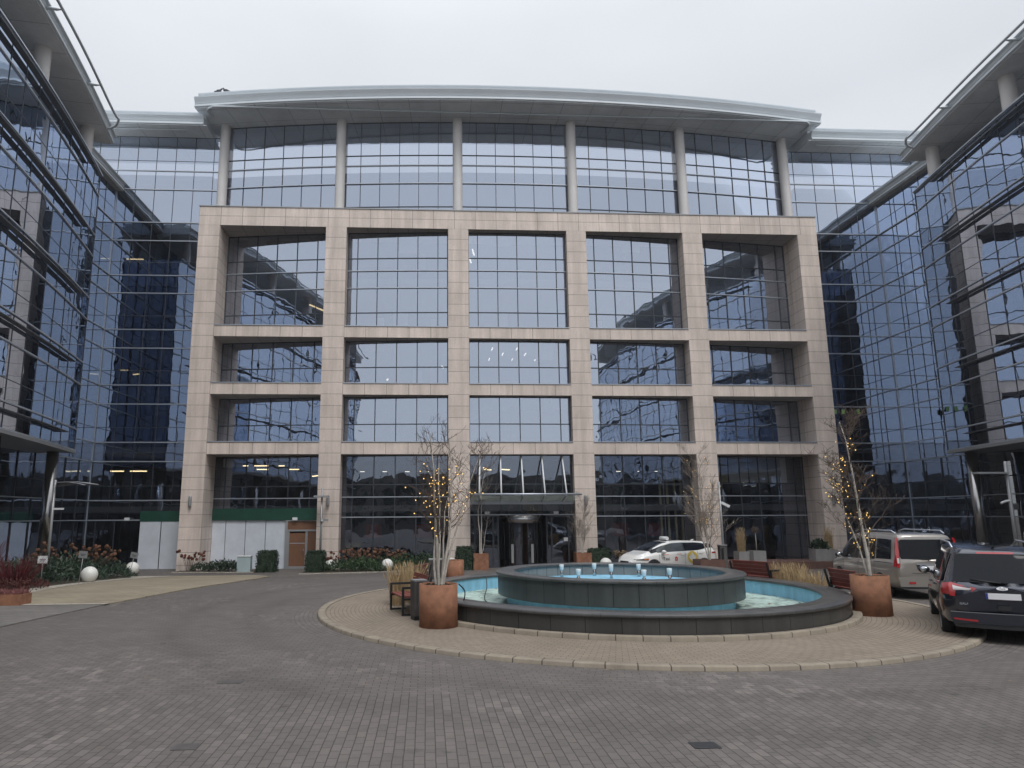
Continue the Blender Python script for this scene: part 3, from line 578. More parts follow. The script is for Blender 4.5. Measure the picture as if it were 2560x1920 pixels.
for x,y,z,l,a,mm in ((-11.9,44.6,5.7,.9,0,'lamp'),(-10.6,44.6,5.7,.9,0,'lamp'),(-9.6,44.6,5.7,.9,0,'lamp'),(-10.9,46.5,5.6,.9,0,'lamp'),(-8.9,46.5,5.6,.7,0,'lamp'),(-7.3,45.5,5.1,.9,-60,'lamp'),(-17.9,43.6,5.3,1.0,0,'lamp'),(-19.2,43.6,5.3,.8,0,'lamp'),(-19.1,43.4,19.1,1.1,0,'lamp'),(-19.3,43.6,11.7,.5,0,'lamp'),(-18.6,43.8,11.5,.5,-20,'lamp'),(2.95,41.6,19.2,1.0,80,'lampw'),(2.85,43.0,19.2,.9,80,'lampw'),(-7.0,42.4,15.6,1.6,60,'lamp'),(-2.5,42.6,11.0,.35,100,'lampw'),(1.0,42.4,11.8,.5,80,'lampw'),(3.8,42.5,5.3,.6,40,'lamp'),(4.9,42.5,5.3,.8,40,'lamp')):
    q=MB(); q.box(-l/2,l/2,-.045,.045,-.03,.03,M=Matrix.Translation((x,y,z))@Matrix.Rotation(R(a),4,'Z')); q.build('ceiling_lamp',mm,B)
for x in (-4,-2.6,-1.2,.1,12.2,13.4,14.7):
    q=MB(); q.box(x-.14,x+.14,43,43.06,5.2,5.23); q.build('ceiling_lamp','lampw',B)
# curtains, blinds and furniture seen through the glass
q=MB()
for x in (14.3,14.75,15.2,15.6): q.box(x-.06,x+.06,41.5,41.6,-.4,5.9)
q.build('curtain','curtain',B)
for k,(x,h,z) in enumerate(((-11.6,.5,5.9),(-4.6,.9,9.5),(-3.2,.6,13.0),(7.2,1.1,13.0),(8.1,.7,9.5),(11.6,.9,13.0),(12.9,.5,9.5),(19.3,1.2,9.5),(21.8,.8,13.0),(-9.9,1.0,13.0),(-8.6,.6,9.5),(4.7,.7,19.9),(13.0,.9,19.9),(-1.2,1.2,19.9),(-10.8,.9,19.9),(20.4,.8,19.9))):
    yy=cur_c()(x)[1]; bx('roller_blind','blind',B,x-.58,x+.58,yy+.10,yy+.13,z-h,z)
for k,(a,b) in enumerate(((17.5,18.45),(18.6,19.8),(19.95,21.1),(21.25,22.4))):
    yy=cur_c()((a+b)/2)[1]; bx('roller_blind','curtain' if k==0 else 'blind',B,a,b,yy+.12,yy+.15,4.42,6.0)
for (x,z,w_,h_) in ((-3.0,14.0,.5,.9),(-1.7,14.0,.9,1.2),(.4,14.0,.3,.8),(4.9,14.0,.5,1.3),(11.0,14.0,.5,.8),(20.1,14.0,.5,.7),(-.6,10.4,.6,1.1),(.6,10.4,.8,1.3),(13.2,10.4,.7,1.1),(-.4,18.0,.6,1.4)):
    bx('office_furniture','white',B,x-w_/2,x+w_/2,42.0,42.4,z,z+h_)
for x in (-3.2,-.2,12.0,14.2): bx('lounge_panel','redfurn',B,x-.5,x+.5,42.4,42.5,1.2,2.0)
# notes on the right-hand glass
for x in (25.35,25.95,26.5,27.5):
    q=MB(); q.box(-.11,.11,0,.006,-.15,.15,M=Matrix.Translation((x,41.66,8.9))@Matrix.Rotation(R(12 if x<26 else -5),4,'Y')); q.build('paper_note','paper',B)
# ------------------------------------------------------------------ side blocks
def block(side,label):
    T=thing('office_block',label,'building')
    cur=cur_L if side<0 else cur_R; xr=-19.9 if side<0 else 30.3; yc=41.75; ye=35.65
    S=list(np.arange(-6,ye-.5,1.27)); S=S[:-1]+[ye] if ye-S[-1]<.5 else S+[ye]
    zz=(5.8,6.9,10.4,13.9,17.4,20.86)
    for i in range(5):
        z0,z1=zz[i],zz[i+1]; tr=[z for z in WT if z0<z<z1]; ba=[z1]+[z for z in (9.23,12.72,16.22,19.72) if z0<z<z1]+([5.84] if i==0 else [])
        Z=sorted({z0,z1}|set(tr)|{b for b in ba if z0<b<z1}); glaze(cur(),S,Z,T,'glass_wing',trans=tr,bars=ba,uo=(200 if side<0 else 260,i*10),thin=True)
    # return wall at the end of the curved front, then the set-back part
    xe=cur()(ye)[0]; rt=lambda x:(x,ye,0,1)
    glaze(rt,[min(xr,xe),(xr+xe)/2,max(xr,xe)],[5.8,9.2,10.4,12.7,13.9,16.2,17.4,20.86],T,'glass_wing',uo=(320,0))
    rc=cur_x(xr,-side); SS=modules(ye-4.5,yc)
    for (z0,z1) in ((5.75,10.4),(10.4,13.9),(13.9,17.4),(17.4,20.9),(20.9,23.1)):
        tr=[z for z in WT+[21.8] if z0<z<z1]; ba=[z for z in WB if z0<=z<z1]; Z=sorted({z0,z1}|set(tr)|{z for z in ba if z0<z<z1})
        glaze(rc,SS,Z,T,'glass_wing',trans=tr,bars=ba,uo=(340+side*10,z0//1),thin=True)
    # ground floor, set back under the curved front
    SG=modules(-6,yc,1.5); glaze(rc,SG,[-.5,2.3,3.45,4.4,5.78],T,'glass_dark',trans=(4.4,),bars=(2.3,3.45),uo=(380+side*10,0))
    q=MB(); q.sweep(cur(),S,rect(-.06,.09,5.66,5.8)); 
    pts=[cur()(y) for y in S]
    q.grid([[(p[0],p[1],5.70) for p in pts],[(xr,p[1],5.70) for p in pts]],smooth=False); q.build('underside','alu',T)
    # sunshade blades
    for z in (20.43,16.97,13.45,9.97,6.5):
        q=MB(); q.sweep(cur(),[y for y in S if y<33]+[33.5],rect(.05,.32,z,z+.035)); q.build('sunshade',M_['shade'],T)
    # terrace parapet rail, columns, roof
    q=MB(); q.sweep(cur(),S,rect(-.05,.16,20.86,20.93)); q.build('parapet_rail','bar',T)
    for y in (34.2,27.9,20.5):
        c=cur(-.42)(y); q=MB(); q.lathe([(.33,20.8),(.33,22.9)],c[0],c[1],28); q.build('column','column',T)
    SR=list(np.linspace(-6,35.6,36)); ca=canopy(cur(),SR,22.85,.5,6,T,rise=.8,set_=.35)
    q=MB(); q.sweep(cur(),SR,rect(-5.9,.46,22.81,22.845)); q.build('soffit','soffit',ca)
    yend=34.6; rail=[cur(1.15)(y) for y in np.linspace(-6,32.6,20)]; rp=[Vector((p[0],p[1],23.1)) for p in rail]
    h1,h2,h3=cur(1.25)(33.4),cur(.95)(34.0),cur(.45)(34.3)
    q=MB(); q.tube(arc_pts(rp[::4]+[Vector((rp[-1].x,rp[-1].y,23.1)),Vector((h1[0],h1[1],23.1)),Vector((h2[0],h2[1],23.0)),Vector((h3[0],h3[1],22.95))],6),.065,8); rl=q.build('roof_rail','fascia',ca)
    for y in (30.6,25.6,20.6,15.6):
        a,b=cur(.3)(y),cur(1.12)(y); q=MB(); d=Vector((b[0]-a[0],b[1]-a[1],0)); A=Vector((a[0],a[1],23.1)); q.tube([A,A+d*.75,A+d],[.075,.07,.02],6); q.build('bracket','fascia',rl)
    # roof of the set-back part
    o=canopy(rc,(ye-2,ye+2,41.78),23.08,.42,4,T,rise=.95,set_=.35)
    q=MB(); q.sweep(rc,(ye-2,ye+2,41.78),rect(-3.9,.40,23.04,23.075)); q.build('soffit','soffit',o)
    # round steel posts under the curved front
    for y,off in ((35.0,-.75),(28.2,-.75),(20,-.75)):
        c=cur(off)(y); q=MB(); q.tube([(c[0],c[1],gz(y)-.1),(c[0],c[1],5.68)],.27,24); q.build('steel_post','steel',T)
    q=MB()
    for z in (6.3,9.8,13.3,16.8,20.3): q.box(min(xr+side*.5,xr+side*8),max(xr+side*.5,xr+side*8),-6,41.6,z,z+.35); q.sweep(cur(-.4),S,rect(-4,0,z,z+.35))
    q.build('floor_slab','slab',T)
    q=MB(); q.box(xr+side*7,xr+side*7.2,-6,41.7,-.5,23); q.box(min(xr,xr+side*7),max(xr,xr+side*7),-6.2,-6,-.5,23); q.build('inner_wall','inner',T)
    for (y,z,l) in (((22.6,12.3,.5),(26,18.6,.6)) if side<0 else ((24.2,12.1,.35),(23.8,12.1,.35),(26.5,5.0,.9),(24.5,5.2,.9))):
        c=cur(-1.2)(y); bx('ceiling_lamp','lamp',T,c[0]-.09,c[0]+.09,c[1]-l/2,c[1]+l/2,z,z+.05)
    return T
block(-1,'curved blue glass office block on the left side, beside the globe lamps')
block(1,'curved blue glass office block on the right side, behind the parked silver van')
# birds on the roof edge
for x,y,f,lab in ((-13.30,cur_c(1.8)(-13.3)[1],1,'small pigeon on the far left tip of the curved roof, nearest the corner'),(-12.85,cur_c(1.8)(-12.85)[1],-1,'small pigeon on the curved roof, second from its far left tip')):
    q=MB(); z=28.95 if True else 0; q.sphere((0,0,.14),.11,10,8,(1.5,.8,.85)); q.sphere((.16*f,0,.27),.055,8,6); q.tube([(.08*f,0,.17),(.15*f,0,.26)],[.07,.045],8); q.tube([(-.12*f,0,.12),(-.3*f,0,.07)],[.06,.03],6); q.tube([(.2*f,0,.27),(.25*f,0,.26)],[.02,.004],5)
    for s in (-.03,.03): q.tube([(0,s,.08),(.01,s,0)],.01,5)
    tag(q.build('pigeon','bird',loc=(x,y,29.02)),lab,'bird','pigeons on the roof')
# ------------------------------------------------------------------ fountain
F=thing('fountain','round two tier dark granite fountain with pale blue basins, in the middle of the island','fountain',(ICX,ICY,0))
def fl(name,m,prof,par=F,n=128): q=MB(); q.lathe(prof,0,0,n); return q.build(name,m,par)
fl('foundation_kerb','kerb',[(5.44,.2),(5.62,.205),(5.635,.19),(5.64,.05)])
lw_=fl('basin_wall','granite',[(5.42,.12),(5.42,.505)])
fl('basin_coping','coping',[(5.42,.503),(5.47,.503),(5.475,.515),(5.475,.555),(5.46,.566),(4.87,.566),(4.85,.556),(4.85,.50),(4.88,.5)])
fl('basin_lining','blue',[(4.88,.51),(4.88,.14)]); fl('basin_floor','poolfloor',[(0.01,.15),(4.89,.15)])
fl('pedestal','blue',[(2.93,.14),(2.93,.44)]); fl('drum_underside','granite2',[(2.9,.43),(3.17,.40)])
fl('drum_wall','granite2',[(3.17,.40),(3.17,.915)]); 
fl('drum_coping','coping',[(3.17,.913),(3.22,.915),(3.225,.93),(3.225,.965),(3.21,.98),(2.74,.98),(2.72,.965),(2.72,.9),(2.76,.9)])
fl('drum_lining','greystone',[(2.75,.91),(2.75,.60)]); fl('drum_floor','blue',[(0.01,.64),(2.76,.64)])
for i,(x,y) in enumerate(((4.01,20.6),(4.1,18.75),(5.07,20.95),(5.33,20.0),(6.29,20.5),(5.75,18.3),(6.6,18.75))):
    h=.36 if i!=3 else .40; q=MB(); q.lathe([(.02,.64),(.05,.65),(.03,.72),(.055,.78),(.03,.80),(.035,.84)],x-ICX,y-ICY,14); q.build('nozzle_stem','steel',F)
    q=MB(); q.lathe([(.04,.83),(.055,.86),(.062,.92),(.07,.64+h),(.052,.64+h+.005),(.0,.64+h)],x-ICX,y-ICY,16); q.build('nozzle_cap','nozzle',F)
# debris on the pool floor
q=MB(); rng=random.Random(3)
for _ in range(160):
    a=rng.uniform(0,2*PI); r=rng.uniform(3.0,4.8); x,y=r*math.cos(a),r*math.sin(a); s=rng.uniform(.02,.07); b=rng.uniform(0,PI)
    q.face([(ICX+x+s*math.cos(b+k*PI/2),ICY+y+s*math.sin(b+k*PI/2)*.6,.156+rng.uniform(0,.02)) for k in range(4)])
tag(q.build('leaf_litter','tanplant'),kind='stuff')
q=MB(); q.tube(arc_pts([(.72,15.45,.95),(.85,15.6,.80),(.86,15.75,.62),(.78,15.75,.45)],6),.014,6); tag(q.build('cable','cable'),'black cable hanging from the left rusty planter down to the fountain rim','cable')
q=MB(); q.tube(arc_pts([(1.85,21.55,.58),(1.75,20.2,.42),(1.6,18.9,.18),(2.05,17.9,.17),(2.4,17.2,.17)],6),.013,6); tag(q.build('cable','cable'),'black cable lying across the lower pool floor on its left side','cable')
# ------------------------------------------------------------------ vegetation helpers
def leafcloud(q,rng,n,sampler,size,asp=2.0,upbias=0.,droop=0):
    for _ in range(n):
        c,nrm=sampler(rng); c=Vector(c); d=Vector((rng.gauss(0,1),rng.gauss(0,1),rng.gauss(0,1)+upbias)).normalized(); 
        if nrm is not None: d=(d+Vector(nrm)*1.2).normalized()
        sd_=d.orthogonal().normalized(); sd_=(Matrix.Rotation(rng.uniform(0,2*PI),3,d)@sd_); l=size*rng.uniform(.6,1.3); w2=l/asp/2
        q.face([c-sd_*w2*.4,c+d*l*.45-sd_*w2,c+d*l,c+d*l*.45+sd_*w2])
def box_sampler(cx,cy,z0,z1,wx,wy,rnd=.06):
    def f(rng):
        k=rng.random()
        x,y,z=rng.uniform(-1,1),rng.uniform(-1,1),rng.uniform(0,1)
        if rng.random()<.8:
            s=rng.choice((0,1,2,3,4,4)); n=None
            if s==0: x=-1
            elif s==1: x=1
            elif s==2: y=-1
            elif s==3: y=1
            else: z=1
        j=1-abs(rng.gauss(0,rnd)); zz=z0+(z1-z0)*z*j; k=1-.13*max(0,(z-.75)*4)**2
        return (cx+x*wx/2*j*k,cy+y*wy/2*j*k,zz),(x*.4,y*.4,.4)
    return f
def mound_sampler(cx,cy,z0,h,rx,ry):
    def f(rng):
        a=rng.uniform(0,2*PI); r=math.sqrt(rng.random()); x,y=r*math.cos(a),r*math.sin(a); z=h*(1-r*r)**.5*(.35+.65*rng.random())
        return (cx+x*rx,cy+y*ry,z0+z),(x*.6,y*.6,.6)
    return f
def boxwood(cx,cy,z0,w_,d_,h_,label,seed):
    t=thing('boxwood_shrub',label,'shrub',(cx,cy,z0),group='clipped boxwood shrubs'); rng=random.Random(seed); q=MB(); q.rbox(0,0,.02,h_*.9,w_*.84,d_*.84,0,.95); q.build('crown_core','box',t)
    q=MB(); leafcloud(q,rng,3000,box_sampler(0,0,0,h_,w_,d_,.10),.085,1.8); q.build('crown','box',t); return t
boxwood(-8.65,38.75,-.5,1.05,.95,1.12,'dark clipped boxwood cube beside the pale blue cabinet',1)
boxwood(-5.95,38.2,-.5,1.0,.95,1.12,'dark clipped boxwood block behind the thin lamp post, by the brown door',2)
boxwood(2.15,39.1,-.5,.95,.9,1.25,'dark clipped boxwood block left of the square rusty planter by the entrance',3)
boxwood(9.75,39.1,-.5,1.25,.9,1.1,'dark green bush right of the entrance, partly hidden behind the fountain',4)
def patch(name,label,mats,spots,seed,size,n,asp=3,group=None,cat='plants',upb=.3):
    """ground cover that reads as one mass: mounds of small leaves"""
    rng=random.Random(seed); q=MB()
    for (cx,cy,rx,ry,h) in spots: leafcloud(q,rng,int(n*rx*ry*2.2)+60,mound_sampler(cx,cy,gz(cy)+.03,h,rx,ry),size,asp,upb)
    return tag(q.build(name,mats),label,cat,group,'stuff')
jl=[(-15.3+.9*math.sin(k*1.7)*.8,26.3+k*.78,1.35,.95,.85+.3*math.sin(k*2.1)) for k in range(12)]
patch('juniper_groundcover',None,'juniper2',jl,11,.17,260)
patch('juniper_groundcover',None,'juniper',[(-4.6,38.2,.9,.8,.6),(-3.6,38.6,1.0,.8,.75),(-2.4,38.9,1.1,.7,.7),(-1.3,39.1,1.0,.6,.85),(-.2,39.3,.9,.5,.9),(.6,39.4,.7,.4,.7),(-3.0,38.0,.9,.5,.55),(-1.9,38.5,.8,.4,.6)],12,.16,430)
patch('cotoneaster_groundcover',None,'box',[(-12.2,38.9,.6,.4,.5),(-11.4,38.8,.7,.5,.6),(-10.6,38.75,.6,.5,.55),(-11.0,39.2,.9,.4,.62)],13,.11,700,1.8)
patch('red_groundcover',None,'redlow',[(-13.3,22.6,.9,.7,.35),(-14.2,23.4,1,.9,.45),(-13.5,24.3,.8,.8,.4),(-14.6,25.2,1,.8,.4),(-15.3,23,1,1,.5)],14,.12,420)
def hydrangea(cx,cy,h,w_,label,seed,n=26,m='hydr'):
    z0=gz(cy); t=thing('hydrangea_shrub',label,'shrub',(cx,cy,z0),group='dried hydrangeas'); rng=random.Random(seed); st=MB(); hd=MB()
    for _ in range(n):
        a=rng.uniform(0,2*PI); r=w_*math.sqrt(rng.random()); tip=Vector((r*math.cos(a),r*math.sin(a)*.6,h*rng.uniform(.55,1.0))); st.tube([(tip.x*.25,tip.y*.25,0),tip*.6+Vector((0,0,h*.08)),tip],[.01,.008,.006],4,False)
        rr=rng.uniform(.075,.115)
        for k in range(16):
            d=Vector((rng.gauss(0,1),rng.gauss(0,1),rng.gauss(0,.8))).normalized(); c=tip+d*rr*.62; u=d.orthogonal().normalized(); v=d.cross(u); s=rr*.62
            hd.face([c+u*s,c+v*s,c-u*s,c-v*s])
    st.build('stems','twig',t); hd.build('blossoms',m,t); return t
hydrangea(-15.3,33.0,1.5,1.3,'big brown hydrangea clump rising behind the far left globe lamps',21,60)
hydrangea(-15.9,30.6,1.6,.9,'smaller brown hydrangea beside the left steel post',22,22)
hydrangea(-12.9,39.2,1.15,.9,'sparse dark hydrangea stems against the leftmost stone pier',23,24,'hydrdark')
hydrangea(-5.3,39.4,1.05,.6,'sparse dark hydrangea stems behind the globe by the thin lamp post',24,16,'hydrdark')
hydrangea(-3.6,39.45,1.15,1.2,'wide russet hydrangea mass under the window, left end of the green bed',25,62)
hydrangea(-1.7,39.55,1.1,.8,'russet hydrangea clump behind the middle globe lamp',26,30)
hydrangea(11.1,38.9,.95,.6,'pale beige dried hydrangea in front of the taxi nose',27,34,'tanplant')
def globe(x,y,z,label,r=.31):
    t=thing('globe_lamp',label,'lamp',(x,y,z),group='white globe lamps'); q=MB(); q.sphere((0,0,r*.95),r,32,20); q.build('shade','globe',t); q=MB(); q.cyl(0,0,0,.08,.12,16); q.build('base','alu',t)
globe(-13.2,28.3,gz(28.3)+.03,'white globe lamp at the gravel edge, between the two small plant signs')
globe(-14.3,35.0,gz(35.0)+.12,'white globe lamp half sunk in dark juniper, farthest on the left bed')
globe(-5.3,39.2,-.5,'white globe lamp right beside the thin lamp post with a camera')
globe(-2.1,38.25,-.42,'white globe lamp in the middle of the green bed under the window')
globe(1.45,39.3,-.45,'white globe lamp behind the round planter and the birch stems')
globe(9.85,38.0,-.48,'white globe lamp above the fountain rim, in front of the taxi nose',.33)
# grasses
def grass(cx,cy,z0,n,rx,ry,h,label,seed,lean=.35):
    rng=random.Random(seed); q=MB(); hd=[]
    for _ in range(n):
        a=rng.uniform(0,2*PI); r=math.sqrt(rng.random()); x,y=r*rx*math.cos(a),r*ry*math.sin(a); hh=h*rng.uniform(.5,1.05); la=rng.uniform(0,2*PI); ll=hh*lean*rng.uniform(.2,1); w_=.006
        p0=Vector((x,y,0)); p1=p0+Vector((math.cos(la)*ll*.35,math.sin(la)*ll*.35,hh*.6)); p2=p0+Vector((math.cos(la)*ll,math.sin(la)*ll,hh)); s=Vector((rng.gauss(0,1),rng.gauss(0,1),0)).normalized()*w_
        q.face([p0-s,p0+s,p1+s,p1-s]); q.face([p1-s,p1+s,p2+s*.2,p2-s*.2])
        if rng.random()<.3: d=(p2-p1).normalized(); q.face([p2-d*.16-s*1.6,p2-d*.08+s*2.4,p2+d*.04,p2-d*.08-s*2.4])
    return tag(q.build('ornamental_grass','straw',loc=(cx,cy,z0)),label,'grass clump',group='straw coloured grasses')
def grassbed(cx,cy,rx,ry,rot): 
    q=MB(); q.rbox(cx,cy,.05,.16,rx*2,ry*2,rot); tag(q.build('planting_bed','soil'),kind='structure')
grass(-.55,18.95,.13,700,.42,.55,1.05,'tall straw grass clump between the two benches left of the fountain',31)
grass(11.0,20.9,.13,900,.45,.7,.85,'wide straw grass clump behind the right planter, nearer half',32)
grass(10.95,19.5,.13,500,.4,.5,.7,'lower straw grass clump next to the bench seen from behind on the right',33)
# ------------------------------------------------------------------ planters, benches, bins
def round_planter(x,y,z,r,h,label):
    t=thing('round_planter',label,'planter',(x,y,z),group='round rusty planters'); q=MB(); q.lathe([(r-.02,.0),(r,.0),(r,h),(r-.025,h),(r-.025,h-.12)],0,0,48); q.build('drum','corten',t)
    q=MB(); q.lathe([(.001,h-.05),(r-.02,h-.07)],0,0,24); rng=random.Random(int(x*100)); 
    for _ in range(90):
        a=rng.uniform(0,2*PI); rr=(r-.06)*math.sqrt(rng.random()); s=rng.uniform(.02,.05); b=rng.uniform(0,PI); q.face([(rr*math.cos(a)+s*math.cos(b+k*PI/2),rr*math.sin(a)+s*math.sin(b+k*PI/2),h-.05+rng.uniform(0,.05)) for k in range(4)])
    q.build('soil','soil',t); return t
round_planter(.27,15.13,.114,.41,.88,'big round rusty planter holding the many stemmed birch, left of the fountain')
round_planter(10.42,16.05,.114,.41,.90,'big round rusty planter with a single birch, right of the fountain')
round_planter(.98,24.9,.0,.36,.9,'round rusty planter half hidden behind the left birch stems, with no tree')
def square_planter(x,y,z,wx,wy,h,label,m='corten',name='square_planter',group='square rusty planters',rot=0):
    t=thing(name,label,'planter',(x,y,z),rot,group); q=MB(); a,b=wx/2,wy/2
    q.box(-a,a,-b,-b+.03,0,h); q.box(-a,a,b-.03,b,0,h); q.box(-a,-a+.03,-b+.03,b-.03,0,h); q.box(a-.03,a,-b+.03,b-.03,0,h); q.build('sides',m,t)
    q=MB(); q.box(-a+.03,a-.03,-b+.03,b-.03,.02,h-.06); q.build('soil','soil',t); return t
square_planter(3.05,39.2,-.5,.85,.8,.88,'square rusty planter with a thin birch, left of the entrance doors')
square_planter(8.78,38.9,-.5,.85,.8,.9,'square rusty planter with a small birch, right of the entrance doors')
square_planter(12.45,30.3,gz(30.3),1.1,.9,.70,'low wide brown planter with a birch, beside the tail of the taxi','deck')
square_planter(-12.32,20.1,.06,2.6,.55,.31,'low rusty trough of pink heather at the far left edge','corten','low_trough',None)
q=MB(); rng=random.Random(5); leafcloud(q,rng,2600,lambda r:((-12.32+r.uniform(-1.25,1.25),20.1+r.uniform(-.24,.24),.34+r.uniform(0,.04)),(0,0,1.2)),.11,4,1.0); tag(q.build('heather','heather'),'pink brown heather filling the low rusty trough','plants',None,'stuff')
for (x,y,z,w_,h_,lab,pl) in ((17.6,38.2,-.1,.62,.55,'grey concrete box of tall dry grass, leftmost by the shop window','grass'),(18.25,37.75,-.1,.7,.6,'grey concrete box with a thin ball topped tree, in the middle of the deck','tree'),(22.1,38.2,-.1,.9,.66,'wide grey concrete box with dark green leaves, by the right pier','leaf'),(22.95,38.7,-.1,.6,.6,'grey concrete box of dry grass, rightmost by the right pier','grass')):
    t=square_planter(x,y,z,w_,.7,h_,lab,'concrete','grey_planter','grey concrete planter boxes')
    if pl=='grass': grass(x,y,z+h_-.06,260,.2,.2,1.35,'tan dry grass standing in the '+('leftmost' if x<18 else 'rightmost')+' grey concrete box',int(x*7),.22)
    elif pl=='leaf':
        q=MB(); leafcloud(q,random.Random(8),260,mound_sampler(0,0,0,.45,.42,.3),.26,2.2,.7); tag(q.build('leafy_plant','box',loc=(x,y,z+h_-.06)),'dark green broad leaved plant in the wide grey concrete box','plant')
    else:
        tt=thing('ball_tree','small bare ball headed tree on a thin pale stem, in the middle grey box','tree',(x,y,z+h_-.06)); q=MB(); q.tube([(0,0,0),(.01,0,.55),(0,0,1.05)],[.025,.02,.018],6); q.build('trunk','bark',tt)
        q=MB(); leafcloud(q,random.Random(9),420,lambda r:(tuple(Vector((r.gauss(0,1),r.gauss(0,1),r.gauss(0,1))).normalized()*.2*r.random()**.4+Vector((0,0,1.2))),None),.09,4); q.build('crown','twig',tt)
D=thing('wooden_deck','low red brown wooden deck in front of the right shop window','deck'); 
q=MB()
for k in range(16): q.box(15.7,24.6,37.5+k*.15,37.5+k*.15+.14,-.13,-.1)
q.build('boards','deck',D); bx('edge_board','deck',D,15.7,24.6,37.46,37.5,-.5,-.11)
def bench(p0,p1,out,label,back=True):
    """back line p0-p1 in plan, seat reaching 'out' metres sideways"""
    a,b=Vector((*p0,0)),Vector((*p1,0)); d=b-a; ln=d.length; ang=math.atan2(d.y,d.x); t=thing('bench',label,'bench',(a.x,a.y,.114),ang,'red brown slatted benches'); s=1 if out>0 else -1; o=abs(out)
    def Bx(q,x0,x1,y0,y1,z0,z1,rx=0,py=0,pz=0):
        M=Matrix.Translation((0,py*s,pz))@Matrix.Rotation(rx*s,4,'X'); q.box(x0,x1,min(y0*s,y1*s),max(y0*s,y1*s),z0,z1,M=M)
    for k in range(4): q=MB(); Bx(q,.05,ln-.05,.10+k*.125,.205+k*.125,.40,.44); q.build('seat_slat','bench',t)
    for k in range(4): q=MB(); Bx(q,.05,ln-.05,-.02,.015,.0+k*.115,.10+k*.115,.22,.06,.47); q.build('back_slat','bench',t)
    for x in (.0,ln-.05):
        q=MB()
        for b_ in ((x,x+.05,.0,.05,0,.66),(x,x+.05,o-.05,o,0,.66),(x,x+.05,.05,o-.05,.61,.66),(x,x+.05,.05,o-.05,.0,.045),(x,x+.05,.05,o-.05,.35,.398)): Bx(q,*b_)
        M=Matrix.Translation((0,.03*s,.4))@Matrix.Rotation(.22*s,4,'X'); q.box(x,x+.05,min(-.07*s,-.03*s),max(-.07*s,-.03*s),0,.5,M=M); q.build('arm_frame','black',t)
    return t
bench((-.33,18.05),(.02,16.85),-.6,'red brown bench next to the round left planter, its seat end to the camera')
bench((.05,21.45),(-.42,20.05),-.58,'red brown bench beyond the straw grass, left of the fountain')
bench((9.8,22.0),(10.42,20.75),.58,'red brown bench behind the fountain on the right, backrest towards the camera')
bench((10.78,18.3),(10.74,17.0),.58,'red brown bench squeezed behind the right round planter')
def slat_bin(x,y,z,w_,h,rot,label):
    t=thing('litter_bin',label,'bin',(x,y,z),rot,'slatted litter bins'); q=MB(); n=5
    for s in range(4):
        for k in range(n):
            M=Matrix.Rotation(s*PI/2,4,'Z')@Matrix.Translation((-w_/2+(k+.5)*w_/n,-w_/2,0)); q.box(-w_/n/2+.006,w_/n/2-.006,-.008,.012,.09,h-.03,M=M)
    q.build('slats','slat',t); q=MB(); q.rbox(0,0,0,.09,w_*.96,w_*.96); q.rbox(0,0,.09,h-.06,w_*.9,w_*.9); q.build('base','black',t); q=MB(); q.rbox(0,0,h-.03,h,w_*1.04,w_*1.04); q.build('lid','alu',t)
slat_bin(-.16,16.15,.114,.30,.88,R(18),'dark slatted litter bin between the left bench and the big round planter')
slat_bin(.35,24.3,.0,.5,.98,R(0),'dark slatted litter bin farther back, beside the treeless round planter')
t=thing('litter_bin','slim steel bin standing by the pole at the tail of the taxi','bin',(14.35,33.2,gz(33.2))); q=MB(); q.box(-.17,.17,-.15,.15,0,1.32); q.build('body','steel',t); bx('slot','black',t,-.12,.0,-.156,-.151,.2,1.2); bx('lid','alu',t,-.19,.19,-.17,.17,1.32,1.36)
t=thing('power_cabinet','small pale blue electricity cabinet left of the boxwood cube','cabinet',(-9.85,38.65,-.5)); q=MB(); q.box(-.36,.36,-.2,.2,0,.84); q.build('body','cabinet',t); bx('lid','white',t,-.38,.38,-.23,.22,.84,.88)
# ------------------------------------------------------------------ lamp posts, signs
def post(x,y,h,label,r=.055):
    t=thing('lamp_post',label,'lamp post',(x,y,gz(y)),group='lamp posts'); q=MB(); q.tube([(0,0,0),(0,0,h)],[r*1.15,r*.8],12); q.build('pole','alu',t); q=MB(); q.cyl(0,0,0,.05,r*2.2,12); q.build('base_plate','alu',t); return t
t=post(-15.0,28.6,4.05,'slanting light grey lamp post with a wing shaped head, before the left steel post')
q=MB(); q.grid([[(.05+k*.3,-.22+j*.22,3.85+.10*math.sin(k/4*PI)*(1) -.02*abs(j-1)) for j in range(3)] for k in range(5)]); q.grid([[(.05+k*.3,-.22+j*.22,3.80+.06*math.sin(k/4*PI)) for j in range(3)] for k in range(5)]); q.build('lamp_head','alu',t); q=MB(); q.tube([(0,0,3.95),(.9,0,3.97),(1.7,0,3.86)],.02,6); q.build('arm','alu',t)
q=MB(); q.box(.05,.42,-.05,.05,2.86,2.93); q.build('camera','white',t)
t=post(-5.85,39.05,4.55,'thin grey lamp post with a flat head and a camera, by the brown door',.06)
q=MB(); q.box(-.42,.36,-.3,.3,4.02,4.12); q.build('lamp_head','alu',t)
q=MB(); q.box(-.3,-.03,-.09,.05,2.72,2.84,M=Matrix.Rotation(.15,4,'Y')); q.sphere((.05,-.08,2.7),.09,12,8); q.build('camera','alu',t)
t=post(14.45,33.3,4.4,'thin grey pole with two cameras, in front of the right shop window',.06)
q=MB(); q.tube(arc_pts([(0,0,3.75),(-.3,0,3.85),(-.42,0,3.7)],5),.02,6); q.build('arm','alu',t); q=MB(); q.box(.05,.5,-.06,.06,3.3,3.42,M=Matrix.Translation((0,0,0))@Matrix.Translation((.1,0,3.4))@Matrix.Rotation(.45,4,'Y')@Matrix.Translation((-.1,0,-3.4))); q.build('camera','white',t)
